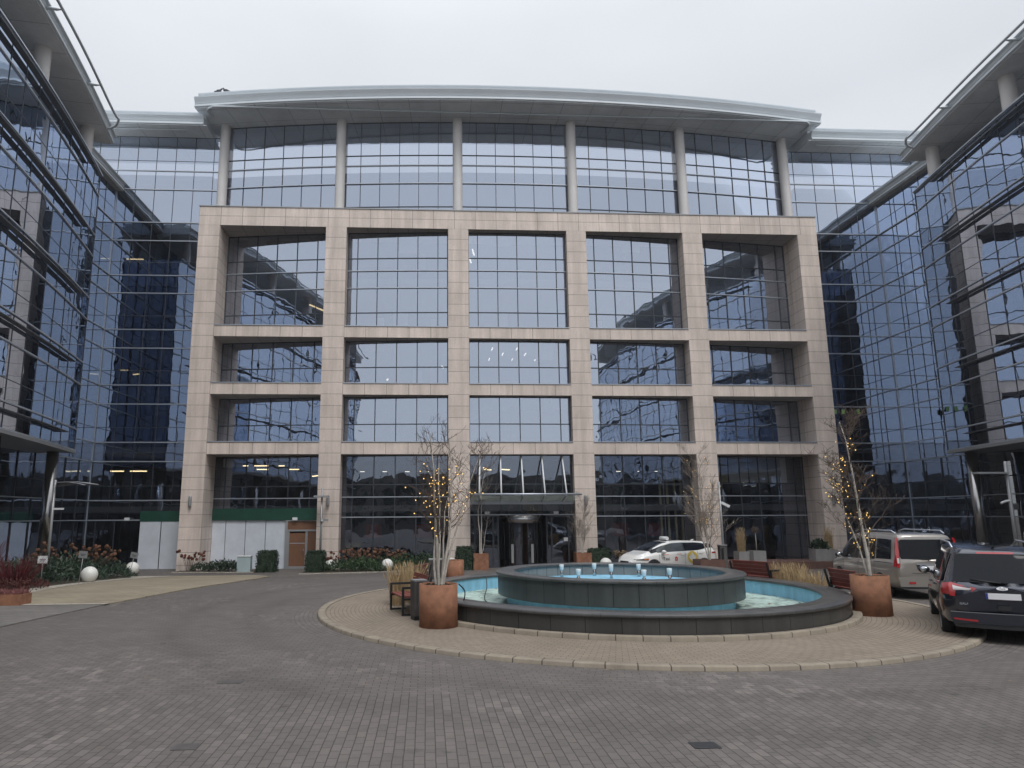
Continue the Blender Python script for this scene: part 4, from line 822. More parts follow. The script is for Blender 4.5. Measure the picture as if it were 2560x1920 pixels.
t=post(24.0,27.2,4.5,'tall light grey lamp post with a curved flat arm, in front of the right block',.075)
q=MB(); q.sweep(lambda x:(x,0,0,1),[-.02-k*.15 for k in range(10)],[(-.17,4.10),(.17,4.10),(.15,4.17),(-.15,4.17)]); q.build('lamp_head','alu',t); q=MB(); q.tube([(0,0,4.12),(0,0,4.62)],.06,10); q.build('pole_top','alu',t); q=MB(); q.tube(arc_pts([(0,0,3.0),(-.2,0,2.98),(-.42,0,2.9)],5),.05,8); q.build('camera','white',t)
for (x,y,h,ww,tilt,m,lab) in ((-13.75,25.9,.95,.34,0,'white','small white plant sign on a stake in the russet groundcover, nearest of the signs'),(-13.15,27.4,1.1,.32,.08,'alu','small grey plant sign on a stake just left of the nearest globe lamp'),(-13.6,32.9,1.05,.34,.2,'alu','small grey plant sign leaning in front of the half sunk globe lamp')):
    t=thing('plant_sign',lab,'sign',(x,y,gz(y)),group='plant name signs'); q=MB(); q.tube([(0,0,0),(tilt*h,0,h)],.014,6); q.build('stake','alu',t); q=MB(); q.box(-ww/2,ww/2,-.03,-.02,-.13,.13,M=Matrix.Translation((tilt*h,0,h))@Matrix.Rotation(tilt,4,'Y')); p=q.build('plate',m,t)
    q=MB()
    for k,l in enumerate((.2,.14)): q.box(-l/2,l/2,-.034,-.031,.0-k*.05,.018-k*.05,M=Matrix.Translation((tilt*h,0,h))@Matrix.Rotation(tilt,4,'Y'))
    q.build('lettering','ink',p)
# red dogwood
def dogwood(cx,cy,label,seed,n=260,h=1.9):
    t=thing('dogwood_shrub',label,'shrub',(cx,cy,gz(cy)),group='red dogwood shrubs'); rng=random.Random(seed); q=MB()
    for _ in range(n):
        a=rng.uniform(0,2*PI); r=rng.random()**.5; hh=h*rng.uniform(.5,1); b=Vector((.35*r*math.cos(a),.35*r*math.sin(a),0)); tip=Vector((1.0*r*math.cos(a),1.0*r*math.sin(a),hh)); mid=b*.6+tip*.4+Vector((0,0,hh*.12)); q.tube([b,mid,tip],[.009,.007,.003],3,False)
    q.build('stems','redstem',t)
dogwood(-14.3,22.9,'dark red dogwood shrub at the left edge, behind the rusty trough',41,420); dogwood(-13.9,24.6,'lower dark red dogwood shrub beside the small white plant sign',42,260,1.2)
# ------------------------------------------------------------------ vehicles
class Car:
    """body lofted over stations (x, z0, zbelt, ztop, halfwidth, roof halfwidth); x forward"""
    def __init__(s,st,lean=(.9,1.7,.3),smooth=3,n=90,bulge=.06):
        s.st=np.array(st,float); s.lean=lean; s.xr=s.st[0,0]; s.xf=s.st[-1,0]; s.bulge=bulge
        s.X=np.linspace(s.xr,s.xf,n); s.T=np.stack([np.interp(s.X,s.st[:,0],s.st[:,k]) for k in range(1,6)],1)
        for _ in range(smooth):
            A=s.T.copy(); A[1:-1]=(s.T[:-2]+2*s.T[1:-1]+s.T[2:])/4; s.T=A
    def at(s,x): return [float(np.interp(x,s.X,s.T[:,k])) for k in range(5)]
    def section(s,x):
        z0,zb,zt,w,wr=s.at(x); g=zt-zb
        return [(0,z0),(w*.80,z0),(w*.93,z0+.05),(w*.975,z0+.17),(w*.995,z0+(zb-z0)*.45),(w,z0+(zb-z0)*.66),(w*.985,zb-.10),(w*.955,zb),(w*.93+(wr-w*.93)*.08,zb+g*.06),(w*.93+(wr-w*.93)*.55,zb+g*.5),(wr+.0*w,zb+g*.86),(wr*.95,zb+g*.94),(wr*.80,zb+g*.985),(wr*.45,zt-g*.003),(0,zt)]
    def xl(s,x,z):
        z1,z2,a=s.lean; k=max(0,1-(x-s.xr)/.95); return x+a*max(0,(z-z1)/(z2-z1))*k*k*(3-2*k)
    def side(s,x,z):
        P_=s.section(x)
        for (y0,z0),(y1,z1) in zip(P_[1:],P_[2:]):
            if z0<=z<=z1+1e-6 and z1>z0: return y0+(y1-y0)*(z-z0)/(z1-z0)
        return P_[-3][0]
    def body(s,q):
        rows=[]
        for x in s.X:
            P_=s.section(x); L_=[(s.xl(x,z),y,z) for y,z in P_]; rows.append(L_+[(a,-b,c) for a,b,c in L_[-2:0:-1]]+[L_[0]])
        q.grid(rows)
        for ri,sg in ((0,-1),(-1,1)):
            r=rows[ri]; cx=sum(p[0] for p in r)/len(r); cz=sum(p[2] for p in r)/len(r); prev=r
            for f,dx in ((.93,.45),(.7,.8),(.35,.95),(.02,1.)):
                cur=[(p[0]+sg*s.bulge*dx,p[1]*f,cz+(p[2]-cz)*f) for p in r]
                # keep the slope of the end face
                q.grid([prev,cur]); prev=cur
    def sidepatch(s,q,x0,x1,zl,zh,off=.012,n=14,sides=(1,-1),m=5):
        for sg in sides:
            G=[]
            for i in range(n+1):
                x=x0+(x1-x0)*i/n; a,b=zl(x),zh(x); G.append([(s.xl(x,a+(b-a)*j/m),sg*(s.side(x,a+(b-a)*j/m)+off),a+(b-a)*j/m) for j in range(m+1)])
            q.grid(G)
    def sp(s,T,name,m,*a,sides=(1,-1),**k):
        for sg in sides: q=MB(); s.sidepatch(q,*a,sides=(sg,),**k); q.build(name,m,T)
    def toppatch(s,q,x0,x1,f0,f1,off=.01,n=10,m=12):
        """patch on the roof/bonnet line between x0 and x1; f: half width fraction of the roof half width at both ends"""
        G=[]
        for i in range(n+1):
            t=i/n; x=x0+(x1-x0)*t; z0,zb,zt,w,wr=s.at(x); P_=s.section(x)[8:]; f=f0+(f1-f0)*t; ym=max(p[0] for p in P_)*f; row=[]
            for j in range(m+1):
                y=ym*(2*j/m-1); z=float(np.interp(-abs(y),[-p[0] for p in P_],[p[1] for p in P_])); row.append((s.xl(x,z),y,z))
            G.append(row)
        # offset along slope normal
        a=Vector(G[0][m//2]); b=Vector(G[-1][m//2]); d=b-a; nrm=Vector((-d.z,0,d.x)).normalized(); nrm=nrm if nrm.z>0 else -nrm
        q.grid([[tuple(Vector(p)+nrm*off) for p in r] for r in G])
    def rearx(s,y,z):
        z0,zb,zt,w,wr=s.at(s.xr); return s.xl(s.xr,z)-s.bulge*.9*(1-min(1,abs(y)/w)**2.2)
    def rearpatch(s,q,poly,off=.012,thick=0):
        bm=bmesh.new(); vs=[bm.verts.new((0,y,z)) for y,z in poly]; f=bm.faces.new(vs); bmesh.ops.triangulate(bm,faces=[f]); bmesh.ops.subdivide_edges(bm,edges=bm.edges,cuts=3,use_grid_fill=True)
        for f in bm.faces: q.face([(s.rearx(v.co.y,v.co.z)-off,v.co.y,v.co.z) for v in f.verts],smooth=True)
        bm.free()
def wheel(T,x,y,r,side,spokes=5,w_=.21,lab='wheel'):
    W=bpy.data.objects.new(lab,None); sc.collection.objects.link(W); W.parent=T
    q=MB(); ys=(y-w_/2*side)
    def ring(q,prof,n=32):
        P_=[[(x+rr*math.cos(2*PI*k/n),y+side*o,r+rr*math.sin(2*PI*k/n)) for k in range(n+1)] for rr,o in prof]; q.grid(P_)
    ring(q,[(r*.62,-.1),(r*.96,-.11),(r,-.06),(r,.06),(r*.96,.1),(r*.66,.105),(r*.64,.08)]); q.build('tyre','rubber',W)
    q=MB(); ring(q,[(r*.66,.09),(r*.60,.095),(r*.58,.03),(.0,.03)]); q.build('wheel_well','black',W)
    q=MB(); ring(q,[(r*.66,.092),(r*.66,.1),(r*.58,.1),(r*.57,.06)]); ring(q,[(.001,.085),(r*.13,.085),(r*.15,.05)],12)
    for k in range(spokes):
        a=2*PI*k/spokes+.3; 
        for da in (-.10,.10):
            c,s_=math.cos(a+da),math.sin(a+da); c2,s2=math.cos(a+da*.4),math.sin(a+da*.4); t=.028
            p0=Vector((x+r*.1*c2,y+side*.085,r+r*.1*s2)); p1=Vector((x+r*.6*c,y+side*.095,r+r*.6*s_)); d=Vector((-s_,0,c))*t
            q.face([p0-d,p0+d,p1+d,p1-d])
    q.build('rim','rim',W)
    return W
def arch(q,car,x,r,side,zc,n=24):
    P0=[];P1=[];P2=[]
    for k in range(n+1):
        a=PI*(-.02+1.04*k/n); px,pz=x+r*math.cos(a),zc+r*math.sin(a); y=car.side(px,max(pz,car.at(px)[0]+.02)); P0.append((px,side*(y+.012),pz)); P2.append((x+r*1.09*math.cos(a),side*(y+.004),zc+r*1.09*math.sin(a))); P1.append((px,side*(y-.2),pz))
    q.grid([P0,P2]); return P0
def archfill(q,car,x,r,side,zc,n=24):
    P_=[]
    for k in range(n+1):
        a=PI*(-.02+1.04*k/n); px,pz=x+r*math.cos(a),zc+r*math.sin(a); y=car.side(px,max(pz,car.at(px)[0]+.02)); P_.append((px,side*(y+.008),pz))
    c=(x,side*(car.side(x,zc+.1)+.008),zc)
    q.grid([P_,[(c[0]+(p[0]-c[0])*.5,p[1],c[2]+(p[2]-c[2])*.5) for p in P_],[c]*(n+1)])
def text_mesh(name,txt,size,m,M,parent,extrude=.002):
    cu=bpy.data.curves.new('t','FONT'); cu.body=txt; cu.size=size; cu.extrude=extrude; cu.align_x='CENTER'; ob=bpy.data.objects.new('t',cu); sc.collection.objects.link(ob)
    dg=bpy.context.evaluated_depsgraph_get(); me=bpy.data.meshes.new_from_object(ob.evaluated_get(dg)); bpy.data.objects.remove(ob); me.transform(M); me.materials.clear(); me.materials.append(M_[m]); me.name=name
    o=bpy.data.objects.new(name,me); sc.collection.objects.link(o); o.parent=parent; return o
def mirror(T,car,x,z,paint,side,m='trim'):
    y=car.side(x,z); q=MB(); q.sphere((x,side*(y+.17),z+.03),.12,12,8,(.75,1.0,.72)); q.tube([(x,side*y,z-.02),(x,side*(y+.12),z)],[.035,.03],6); o=q.build('door_mirror',paint,T)
    q=MB(); q.sphere((x-.075,side*(y+.17),z+.03),.088,12,8,(.2,1,.75)); q.build('mirror_glass','mirrorg',o)
def handles(T,car,pts,m):
    for x,z in pts:
        for sg in (1,-1):
            y=car.side(x,z); q=MB(); q.tube([(x-.1,sg*y,z),(x-.08,sg*(y+.03),z),(x+.08,sg*(y+.03),z),(x+.1,sg*y,z)],.014,6); q.build('door_handle',m,T)
def seams(T,car,xs,z0f,z1f):
    q=MB()
    for x in xs: car.sidepatch(q,x-.006,x+.006,lambda x_:car.at(x_)[0]+z0f,lambda x_:car.at(x_)[1]-z1f,.003,1,m=8)
    q.build('door_seam','ink',T)
# --- white hatchback taxi
def taxi():
    T=thing('taxi','white hatchback taxi with a yellow ring sticker, parked behind the fountain','car')
    c=Car([(-2.20,.36,.90,.99,.70,.60),(-2.12,.30,1.0,1.16,.79,.60),(-1.95,.26,1.06,1.34,.85,.585),(-1.72,.24,1.05,1.425,.885,.59),(-1.2,.20,1.03,1.47,.895,.615),(-.3,.19,1.0,1.495,.895,.63),(.25,.19,.985,1.475,.895,.625),(.75,.19,.965,1.36,.895,.61),(1.15,.2,.945,1.19,.89,.63),(1.48,.22,.90,1.01,.885,.70),(1.9,.25,.82,.90,.86,.66),(2.14,.28,.72,.79,.79,.56),(2.28,.34,.58,.62,.62,.42)],(.95,1.5,.0))
    q=MB(); c.body(q); b=q.build('body','carwhite',T)
    zl=lambda x:c.at(x)[1]+.025
    c.sp(T,'front_side_window','clearglass',-.30,1.12,zl,lambda x:min(c.at(x)[2]-.095,1.41)-.10*max(0,(x-.55))*.2 if c.at(x)[2]-.105>zl(x)+.01 else zl(x)+.01,.014)
    c.sp(T,'rear_side_window','carglass',-1.72,-.37,lambda x:zl(x)+.10*max(0,(-1.05-x)/.67)**1.3,lambda x:1.395-.09*max(0,(-.9-x)/.8)**2,.014); c.sp(T,'door_pillar','trim',-.372,-.298,zl,lambda x:1.40,.013)
    q=MB(); c.toppatch(q,.42,1.44,.96,.98,.012); q.build('windscreen','carglass',T)
    q=MB(); c.toppatch(q,-2.1,-1.74,.9,.95,.012); q.build('rear_window','carglass',T)
    c.sp(T,'rear_pillar','trim',-2.06,-1.66,lambda x:1.14+.1*((-1.66-x)/.4),lambda x:c.at(x)[2]-.06,.012)
    c.sp(T,'headlight','carglass',1.62,2.20,lambda x:.66-.02*(2.2-x),lambda x:.695+.07*(2.2-x)*.9,.012)
    c.sp(T,'indicator','amber',1.62,1.85,lambda x:.665+.06*(1.85-x),lambda x:.70+.10*(1.85-x)+.015,.018)
    c.sp(T,'tail_light','redlamp',-2.17,-1.82,lambda x:.90+.0*x,lambda x:.96+.05*(-1.82-x),.014)
    q=MB(); q.box(2.24,2.345,-.33,.33,.43,.60); q.build('grille','trim',T); c.sp(T,'fog_lamp_recess','trim',2.0,2.24,lambda x:.36,lambda x:.46,.012)
    for sg in (1,-1):
        for x in (1.35,-1.35): q=MB(); arch(q,c,x,.355,sg,.315); q.build('wheel_arch','trim',T); q=MB()
    for sg in (1,-1):
        for x in (1.35,-1.35): archfill(q,c,x,.352,sg,.315)
    q.build('wheel_housing','black',T)
    for x in (1.35,-1.35):
        for sg in (1,-1): wheel(T,x,sg*.80,.315,sg)
    c.sp(T,'sill','trim',-1.0,1.0,lambda x:.2,lambda x:.27,.012)
    seams(T,c,(1.05,-.335,-1.02),.1,.02); handles(T,c,((-.2,.86),(-1.2,.93)),'carwhite'); 
    for sg in (1,-1): mirror(T,c,.88,.98,'carwhite',sg)
    q=MB(); q.tube([(-1.35,0,1.45),(-1.52,0,1.52)],[.05,.01],6); q.build('antenna_fin','carwhite',T)
    t2=MB(); t2.box(.08,.22,-.24,.24,1.48,1.51); o=t2.build('roof_sign','trim',T); q=MB(); q.tube([(.15,-.26,1.58),(.15,.26,1.58)],.085,16); q.build('sign_lamp','white',o)
    # stickers on both sides
    for sg in (1,-1):
        q=MB(); n=40; xc,zc=-.72,.75; G=[[],[]]
        for k in range(n+1):
            a=2*PI*k/n; ca,sa=math.cos(a),math.sin(a); dm=1/max(abs(ca)+abs(sa),.01)*.215; 
            for g,rr in ((0,.275),(1,max(.0,min(.225,dm)))): px,pz=xc+rr*ca,zc+rr*sa; G[g].append((px,sg*(c.side(px,min(pz,.99))+.012),pz))
        q.grid(G,smooth=False); q.build('ring_sticker','yellow',T)
        q=MB(); c.sidepatch(q,.10,.24,lambda x:.61,lambda x:.76,.012,3,(sg,),2); c.sidepatch(q,.13,.21,lambda x:.76,lambda x:.79,.012,2,(sg,),2); st=q.build('crest_sticker','redst',T); q=MB(); c.sidepatch(q,.145,.195,lambda x:.66,lambda x:.70,.016,2,(sg,),2); q.build('crest_mark','white',st)
        q=MB(); c.sidepatch(q,.55,.8,lambda x:.875,lambda x:.90,.012,3,(sg,),2); c.sidepatch(q,-.15,.12,lambda x:.885,lambda x:.91,.012,3,(sg,),2); q.build('stripe_sticker','orangest',T)
        q=MB(); c.sidepatch(q,-.95,-.55,lambda x:.30,lambda x:.34,.012,3,(sg,),2); q.build('stripe_sticker','yellow',T)
        y=c.side(.7,.66)+.014; M=Matrix.Translation((.72,sg*y,.64))@Matrix(((-sg,0,0,0),(0,0,sg,0),(0,1,0,0),(0,0,0,1))); text_mesh('lettering','iTaxi',.20,'ink',M,T)
    return T
t=taxi(); t.location=(11.3,32.25,gz(32)+.07); t.rotation_euler=(0,0,PI+R(16))
# --- silver grey van seen from behind
def van():
    T=thing('van','warm silver people carrier van with tall red tail lights, parked behind the right planter','van')
    c=Car([(-2.16,.42,1.02,1.78,.85,.70),(-2.10,.34,1.04,1.815,.895,.72),(-1.9,.28,1.05,1.83,.915,.73),(-1.0,.25,1.03,1.85,.918,.735),(.2,.24,1.0,1.845,.918,.73),(.75,.24,.99,1.77,.915,.70),(1.2,.24,.98,1.47,.91,.69),(1.55,.25,.96,1.16,.90,.74),(1.95,.28,.88,1.0,.87,.70),(2.15,.31,.76,.84,.79,.58),(2.26,.38,.6,.64,.6,.4)],(1.0,1.8,.10),bulge=.05)
    q=MB(); c.body(q); q.build('body','carsilver',T)
    zl=lambda x:c.at(x)[1]+.03; zh=lambda x:min(1.66,c.at(x)[2]-.16)
    c.sp(T,'front_side_window','carglass',.08,1.28,zl,lambda x:max(zl(x)+.01,zh(x)-.02),.014)
    c.sp(T,'sliding_door_window','carglass',-.92,.0,zl,zh,.014)
    c.sp(T,'rear_side_window','carglass',-1.86,-1.02,lambda x:zl(x)+.02,lambda x:zh(x)-.03*max(0,(-1.5-x)),.014)
    q=MB(); c.toppatch(q,.78,1.52,.96,.98,.012); q.build('windscreen','carglass',T)
    q=MB(); c.rearpatch(q,[(-.72,1.12),(.72,1.12),(.76,1.2),(.72,1.62),(.66,1.66),(-.66,1.66),(-.72,1.62),(-.76,1.2)],.016); q.build('rear_window','carglass',T)
    for sg in (1,-1):
        q=MB(); P_=[(.80,.86),(.865,.88),(.86,1.3),(.80,1.70),(.735,1.72),(.77,1.3),(.775,1.0)]; c.rearpatch(q,[(sg*a,b) for a,b in P_],.03); c.sidepatch(q,-2.15,-2.05,lambda x:.9,lambda x:1.6,.016,2,(sg,)); o=q.build('tail_light','redlamp',T)
        q=MB(); c.rearpatch(q,[(sg*.80,1.0),(sg*.85,1.0),(sg*.845,1.14),(sg*.79,1.14)],.04); q.build('reversing_lamp','clearlamp',o)
        q=MB(); c.rearpatch(q,[(sg*.45,.44),(sg*.62,.44),(sg*.62,.50),(sg*.45,.50)],.075); q.build('reflector','redlamp',T)
    q=MB(); c.rearpatch(q,[(-.84,.36),(.84,.36),(.87,.62),(.5,.66),(-.5,.66),(-.87,.62)],.06); 
    q.build('rear_bumper','carsilver',T); q=MB(); c.rearpatch(q,[(-.8,.30),(.8,.30),(.84,.38),(-.84,.38)],.05); q.build('bumper_valance','trim',T)
    q=MB(); c.rearpatch(q,[(-.33,.82),(.33,.82),(.36,.98),(-.36,.98)],.014); q.build('plate_recess','trim',T); q=MB(); c.rearpatch(q,[(-.26,.835),(.26,.835),(.26,.945),(-.26,.945)],.024); q.build('number_plate','plate',T)
    q=MB(); c.rearpatch(q,[(-.36,.965),(.36,.965),(.36,.995),(-.36,.995)],.03); q.build('tailgate_trim','bar',T)
    q=MB(); c.rearpatch(q,[(-.78,.72),(.78,.72),(.78,.73),(-.78,.73)],.013); q.build('tailgate_seam','ink',T)
    for sg in (1,-1):
        for x in (1.35,-1.30): q=MB(); archfill(q,c,x,.36,sg,.33); q.build('wheel_housing','black',T)
    for sg in (1,-1):
        for x in (1.35,-1.30): q=MB(); arch(q,c,x,.365,sg,.33); q.build('wheel_arch','carsilver',T)
    for x in (1.35,-1.30):
        for sg in (1,-1): wheel(T,x,sg*.81,.325,sg)
    for sg in (1,-1):
        q=MB(); q.tube([(-1.9,sg*.66,1.82),(-1.7,sg*.68,1.90),(.2,sg*.68,1.91),(.5,sg*.66,1.85)],.02,6); q.build('roof_rail','bar',T); mirror(T,c,1.12,1.05,'trim',sg)
    seams(T,c,(1.05,.04,-.97),.1,.02); handles(T,c,((.25,.90),(-.12,.92)),'carsilver'); c.sp(T,'sliding_rail','trim',-1.95,-.97,lambda x:.985,lambda x:1.0,.012)
    return T
t=van(); t.location=(14.48,21.25,.05); t.rotation_euler=(0,0,PI/2-R(8))
# --- dark people carrier, nearest
def mpv():
    T=thing('people_carrier','dark blue grey people carrier, cut by the right edge of the picture','car')
    c=Car([(-2.37,.42,1.02,1.64,.76,.56),(-2.30,.35,1.04,1.68,.84,.585),(-2.12,.30,1.05,1.71,.905,.62),(-1.85,.26,1.05,1.73,.938,.645),(-1.2,.24,1.03,1.755,.942,.665),(.0,.23,1.0,1.76,.942,.675),(.5,.23,.985,1.70,.94,.66),(1.05,.23,.97,1.44,.935,.66),(1.5,.25,.95,1.12,.92,.72),(2.0,.28,.86,.96,.88,.68),(2.28,.31,.74,.80,.78,.56),(2.40,.38,.6,.64,.6,.4)],(.98,1.68,.40),bulge=.10)
    q=MB(); c.body(q); q.build('body','cardark',T)
    zl=lambda x:c.at(x)[1]+.03; zh=lambda x:min(1.60,c.at(x)[2]-.13)
    for a,b,nm in ((.06,1.22,'front_side_window'),(-1.02,-.02,'rear_door_window'),(-1.95,-1.1,'rear_side_window')):
        c.sp(T,nm,'carglass',a,b,zl,lambda x:max(zl(x)+.01,zh(x)),.014)
    q=MB(); c.toppatch(q,.55,1.45,.96,.98,.012); q.build('windscreen','carglass',T)
    q=MB(); c.rearpatch(q,[(-.70,1.10),(.70,1.10),(.72,1.14),(.62,1.58),(.54,1.61),(-.54,1.61),(-.62,1.58),(-.72,1.14)],.02); q.build('rear_window','carglass',T)
    for sg in (1,-1):
        q=MB(); c.rearpatch(q,[(sg*.80,.84),(sg*.60,.82),(sg*.38,.985),(sg*.40,1.0),(sg*.64,1.05),(sg*.77,1.09),(sg*.80,1.05)],.024); c.sidepatch(q,-2.37,-2.10,lambda x:.86,lambda x:1.08-.1*(x+2.36),.016,3,(sg,)); o=q.build('tail_light','redlamp',T)
        q=MB(); c.rearpatch(q,[(sg*.74,.955),(sg*.50,.955),(sg*.46,.985),(sg*.58,1.0),(sg*.68,1.02),(sg*.74,1.04)],.034); q.build('reversing_lamp','clearlamp',o)
        q=MB(); c.rearpatch(q,[(sg*.42,.395),(sg*.78,.415),(sg*.78,.445),(sg*.42,.43)],.06); q.build('reflector','redlamp',T)
    q=MB(); c.rearpatch(q,[(-.28,1.615),(.28,1.615),(.28,1.645),(-.28,1.645)],.03); q.build('high_brake_light','redlamp',T)
    q=MB(); c.rearpatch(q,[(-.80,.36),(.80,.36),(.83,.50),(.83,.56),(-.83,.56),(-.83,.50)],.045); q.build('rear_bumper','cardark',T)
    q=MB(); c.rearpatch(q,[(-.76,.28),(.76,.28),(.8,.37),(-.8,.37)],.03); q.build('bumper_valance','trim',T)
    q=MB(); c.rearpatch(q,[(-.82,.552),(.82,.552),(.82,.562),(-.82,.562)],.052); q.build('bumper_edge','alu',T)
    q=MB(); c.rearpatch(q,[(-.30,.80),(.30,.80),(.33,.93),(-.33,.93)],.014); q.build('plate_recess','trim',T)
    q=MB(); c.rearpatch(q,[(-.26,.81),(.26,.81),(.26,.92),(-.26,.92)],.028); pl=q.build('number_plate','plate',T); q=MB(); c.rearpatch(q,[(.225,.812),(.26,.812),(.26,.918),(.225,.918)],.031); q.build('plate_band','blueband',pl)
    q=MB(); c.rearpatch(q,[(-.36,.935),(.36,.935),(.36,.965),(-.36,.965)],.03); q.build('tailgate_trim','cardark',T)
    q=MB(); n=20; c.rearpatch(q,[(.085*math.cos(2*PI*k/n),1.005+.034*math.sin(2*PI*k/n)) for k in range(n)],.03); e=q.build('oval_emblem','bar',T); q=MB(); c.rearpatch(q,[(.072*math.cos(2*PI*k/n),1.005+.026*math.sin(2*PI*k/n)) for k in range(n)],.034); q.build('emblem_field','clearlamp',e)
    x=c.rearx(0,1.0)-.037; MR=lambda y,z,o:Matrix.Translation((c.rearx(y,z)-o,y,z))@Matrix(((0,0,-1,0),(-1,0,0,0),(0,1,0,0),(0,0,0,1)))
    text_mesh('emblem_lettering','Ford',.042,'ink',MR(0,.992,.036),e,.001); text_mesh('lettering','GALAXY',.055,'bar',MR(.56,.69,.03),T,.002)
    q=MB(); c.rearpatch(q,[(-.1,.62),(.1,.62),(.11,.66),(.09,.70),(-.09,.70),(-.11,.66)],.02); q.build('boot_handle','trim',T)
    q=MB(); q.tube([(c.rearx(0,1.10)-.03,.0,1.10),(c.rearx(.2,1.14)-.03,.25,1.125),(c.rearx(.4,1.16)-.03,.45,1.15)],.012,6); q.build('rear_wiper','trim',T)
    for sg in (1,-1):
        for x in (1.425,-1.425): q=MB(); archfill(q,c,x,.375,sg,.335); q.build('wheel_housing','black',T)
    for sg in (1,-1):
        for x in (1.425,-1.425): q=MB(); arch(q,c,x,.38,sg,.335); q.build('wheel_arch','cardark',T)
    for x in (1.425,-1.425):
        for sg in (1,-1): wheel(T,x,sg*.83,.335,sg,5)
    for sg in (1,-1):
        q=MB(); q.tube([(-1.75,sg*.62,1.70),(-1.55,sg*.64,1.80),(.1,sg*.655,1.81),(.4,sg*.64,1.72)],.018,6); q.build('roof_rail','bar',T); mirror(T,c,1.08,1.06,'cardark',sg)
    q=MB(); q.tube([(-1.95,0,1.71),(-2.1,0,1.76)],[.03,.006],6); q.build('antenna_fin','trim',T)
    seams(T,c,(1.0,.02,-1.06),.1,.02); handles(T,c,((.2,.92),(-.85,.94)),'cardark'); return T
t=mpv(); hd=R(56.5); t.location=(11.14+1.425*math.cos(hd),13.30+1.425*math.sin(hd),.05); t.rotation_euler=(0,0,hd)
# ------------------------------------------------------------------ birches with fairy lights
def birch(name_label,loc,stems,seed,light_n,light_label,spread=.55,twigden=1.0,pale=False,thin=1.0,zmin=.25,lmax=9):
    rng=random.Random(seed); t=thing('birch_tree',name_label,'tree',loc,group='birches in planters'); tr=MB(); tw=MB(); pts=[]
    def grow(p,d,l,r,lev):
        n=5 if lev else 8; P_=[p]; dd=Vector(d); 
        for i in range(n):
            dd=(dd+Vector((rng.gauss(0,1),rng.gauss(0,1),rng.gauss(0,.6)))*(.07 if lev==0 else .17)+Vector((0,0,.05 if lev<2 else .03))).normalized(); P_.append(P_[-1]+dd*l/n)
        k=[r*(1-.78*i/n) for i in range(n+1)]
        if lev==0: tr.tube(P_,k,7,False)
        else: tw.tube(P_,[max(x,.0036) for x in k],4 if lev==1 else 3,False)
        if lev>=1: pts.extend(P_[1:])
        if lev<3:
            m=int((13,6,4)[lev]*twigden) if l>.25 else 2
            for j in range(m):
                f=rng.uniform(zmin if lev==0 else .15,.98); i=min(int(f*n),n-1); q_=P_[i].lerp(P_[i+1],f*n-i); ax=Vector((rng.gauss(0,1),rng.gauss(0,1),0)).normalized(); out=(dd*(.75 if lev==0 else .9)+ax*rng.uniform(.45,.95)*spread/.55+Vector((0,0,.25))).normalized()
                grow(q_,out,l*rng.uniform(.22,.42)*(1-.45*f) if lev==0 else l*rng.uniform(.35,.6),max(k[i]*.42,.004),lev+1)
    for (bx_,by_,dx,dy,h,r) in stems: grow(Vector((bx_,by_,0)),Vector((dx,dy,1)).normalized(),h,r*thin,0)
    tr.build('trunk','bark',t); tw.build('crown','paletwig' if pale else 'twig',t)
    # a few withered leaves
    q=MB()
    for p in rng.sample(pts,min(26,len(pts))):
        s=rng.uniform(.015,.03); q.face([p+Vector((rng.gauss(0,1),rng.gauss(0,1),rng.gauss(0,1))).normalized()*s for _ in range(3)])
    q.build('withered_leaves','twig',t)
    if light_n:
        g=thing('string_lights',light_label,'fairy lights',loc,group='fairy lights in the birches'); 
        cand=[p for p in pts if .45<p.z<lmax]; rng.shuffle(cand); pool=cand[:light_n]; cur=min(pool,key=lambda p:p.z); chosen=[]
        while pool:
            nx=min(pool,key=lambda p:(p-cur).length); pool.remove(nx); chosen.append(nx+Vector((rng.gauss(0,.012),rng.gauss(0,.012),-.02))); cur=nx
        q=MB()
        for a,b in zip(chosen,chosen[1:]):
            if (a-b).length<.5: q.tube([a,(a+b)/2-Vector((0,0,.02)),b],.004,3,False)
        q.build('wire','cable',g)
        s=MB(); s.sphere((0,0,0),.0125,8,6); first=None
        for p in chosen:
            if first is None: first=s.build('bulb','bulb',g,loc=p)
            else: c=first.copy(); sc.collection.objects.link(c); c.parent=g; c.location=p
    return t
birch('many stemmed bare birch in the big round planter left of the fountain',(.27,15.13,.96),[(-.05,0,-.14,.02,2.6,.030),(.02,.03,-.02,.0,3.3,.038),(.06,-.02,.10,.02,3.2,.034),(.10,.03,.19,-.04,3.0,.03),(.0,-.05,.04,-.05,2.8,.028),(.08,.05,.05,.06,2.5,.026)],51,100,'warm fairy lights in the many stemmed birch left of the fountain',.75,.8,zmin=.30,lmax=2.6)
birch('single stemmed bare birch in the right round planter, before the silver van',(10.42,16.05,.96),[(.02,0,-.025,.0,3.75,.046),(.02,.02,.05,.03,1.6,.02),(.0,.03,-.10,.05,2.7,.024)],52,95,'warm fairy lights in the single stemmed birch before the silver van',.8,1.3,zmin=.22,lmax=3.4)
birch('bare pale birch behind the taxi tail, in the low wide brown planter',(12.5,30.3,.40),[(0,0,.0,0,4.5,.045),(.02,0,.12,.03,3.4,.03),(-.02,0,-.12,.0,3.6,.03)],53,60,'small fairy lights in the birch by the taxi tail',.5,1.3,True,zmin=.12)
birch('thin two stemmed birch in the square planter left of the entrance',(3.05,39.2,.3),[(-.03,0,-.02,0,5.0,.04),(.04,0,.06,0,4.6,.035),(.06,0,.22,0,2.2,.02)],54,0,'',.5,.7,True,zmin=.35)
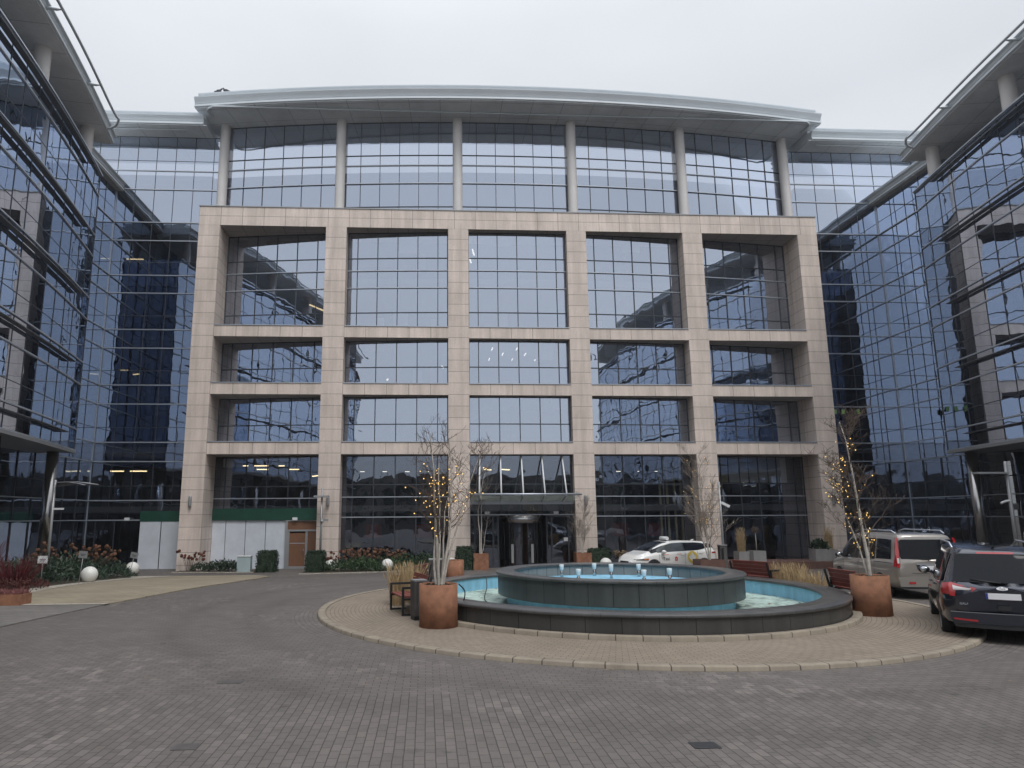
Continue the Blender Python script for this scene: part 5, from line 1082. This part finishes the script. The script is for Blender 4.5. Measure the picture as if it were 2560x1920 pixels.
birch('small bare birch in the square planter right of the entrance',(8.78,38.9,.35),[(0,0,.02,0,3.0,.04),(.03,0,.12,0,2.5,.03),(-.03,0,-.12,0,2.4,.03)],55,0,'',.5,1.0,True,zmin=.15)
# ------------------------------------------------------------------ what stands behind the camera (seen only mirrored in the glass)
t=thing('street_building','long low dark building across the street, seen only mirrored in the ground floor glass','building',(5,-46,0)); q=MB(); q.box(-45,45,-6,6,-.2,9.5); q.build('wall','brickfar',t)
for k in range(22):
    for z in (1.2,5.0): bx('window','carglass',t,-43+k*4,-41+k*4,6.0,6.03,z,z+2.4)
for k in range(11):
    x=-32+k*7.3+((k*37)%5)*.5; h=8+((k*53)%7)*.5; rng=random.Random(k); tt=thing('street_tree','dark bare trees along the street behind the court, seen only mirrored in the glass','tree',(x,-33-((k*29)%4),0),group='trees along the street')
    q=MB(); q.tube([(0,0,-.1),(.1,0,h*.35),(0,.1,h*.7)],[.2,.14,.07],6); q.build('trunk','twig',tt); q=MB(); leafcloud(q,rng,420,lambda r:((r.gauss(0,1.3),r.gauss(0,1.3),h*.62+r.gauss(0,1.5)),None),.7,2); q.build('crown','leaf_far',tt)
# fallen leaves and small litter on the paving
q=MB(); rng=random.Random(77)
for _ in range(240):
    if rng.random()<.55: a=rng.uniform(0,2*PI); r=7.86+abs(rng.gauss(0,.10)); x,y,z=ICX+r*math.cos(a),ICY+r*math.sin(a),.062
    else: x,y=rng.uniform(-9,16),rng.uniform(6,24); z=gz(y)+.006; z=z if math.hypot(x-ICX,y-ICY)>8 else .125
    s_=rng.uniform(.012,.032); b=rng.uniform(0,PI); q.face([(x+s_*math.cos(b+k*PI/2),y+s_*.6*math.sin(b+k*PI/2),z+rng.uniform(0,.008)) for k in range(4)])
tag(q.build('fallen_leaves','tanplant'),kind='stuff')

# faint volume over the court, added to lift dark tones like lens glare
q=MB(); q.box(-720,720,-720,720,-1.6,34)
hz=bpy.data.materials.new('glare_veil'); hz.use_nodes=True; t=hz.node_tree; t.nodes.clear(); o=N(t,'ShaderNodeOutputMaterial'); v=N(t,'ShaderNodeVolumePrincipled'); v.inputs['Density'].default_value=.0005; v.inputs['Color'].default_value=(.90,.94,1,1); v.inputs['Anisotropy'].default_value=.2; L(t,v.outputs[0],o.inputs['Volume'])
tag(q.build('added_haze',hz),kind='stuff')
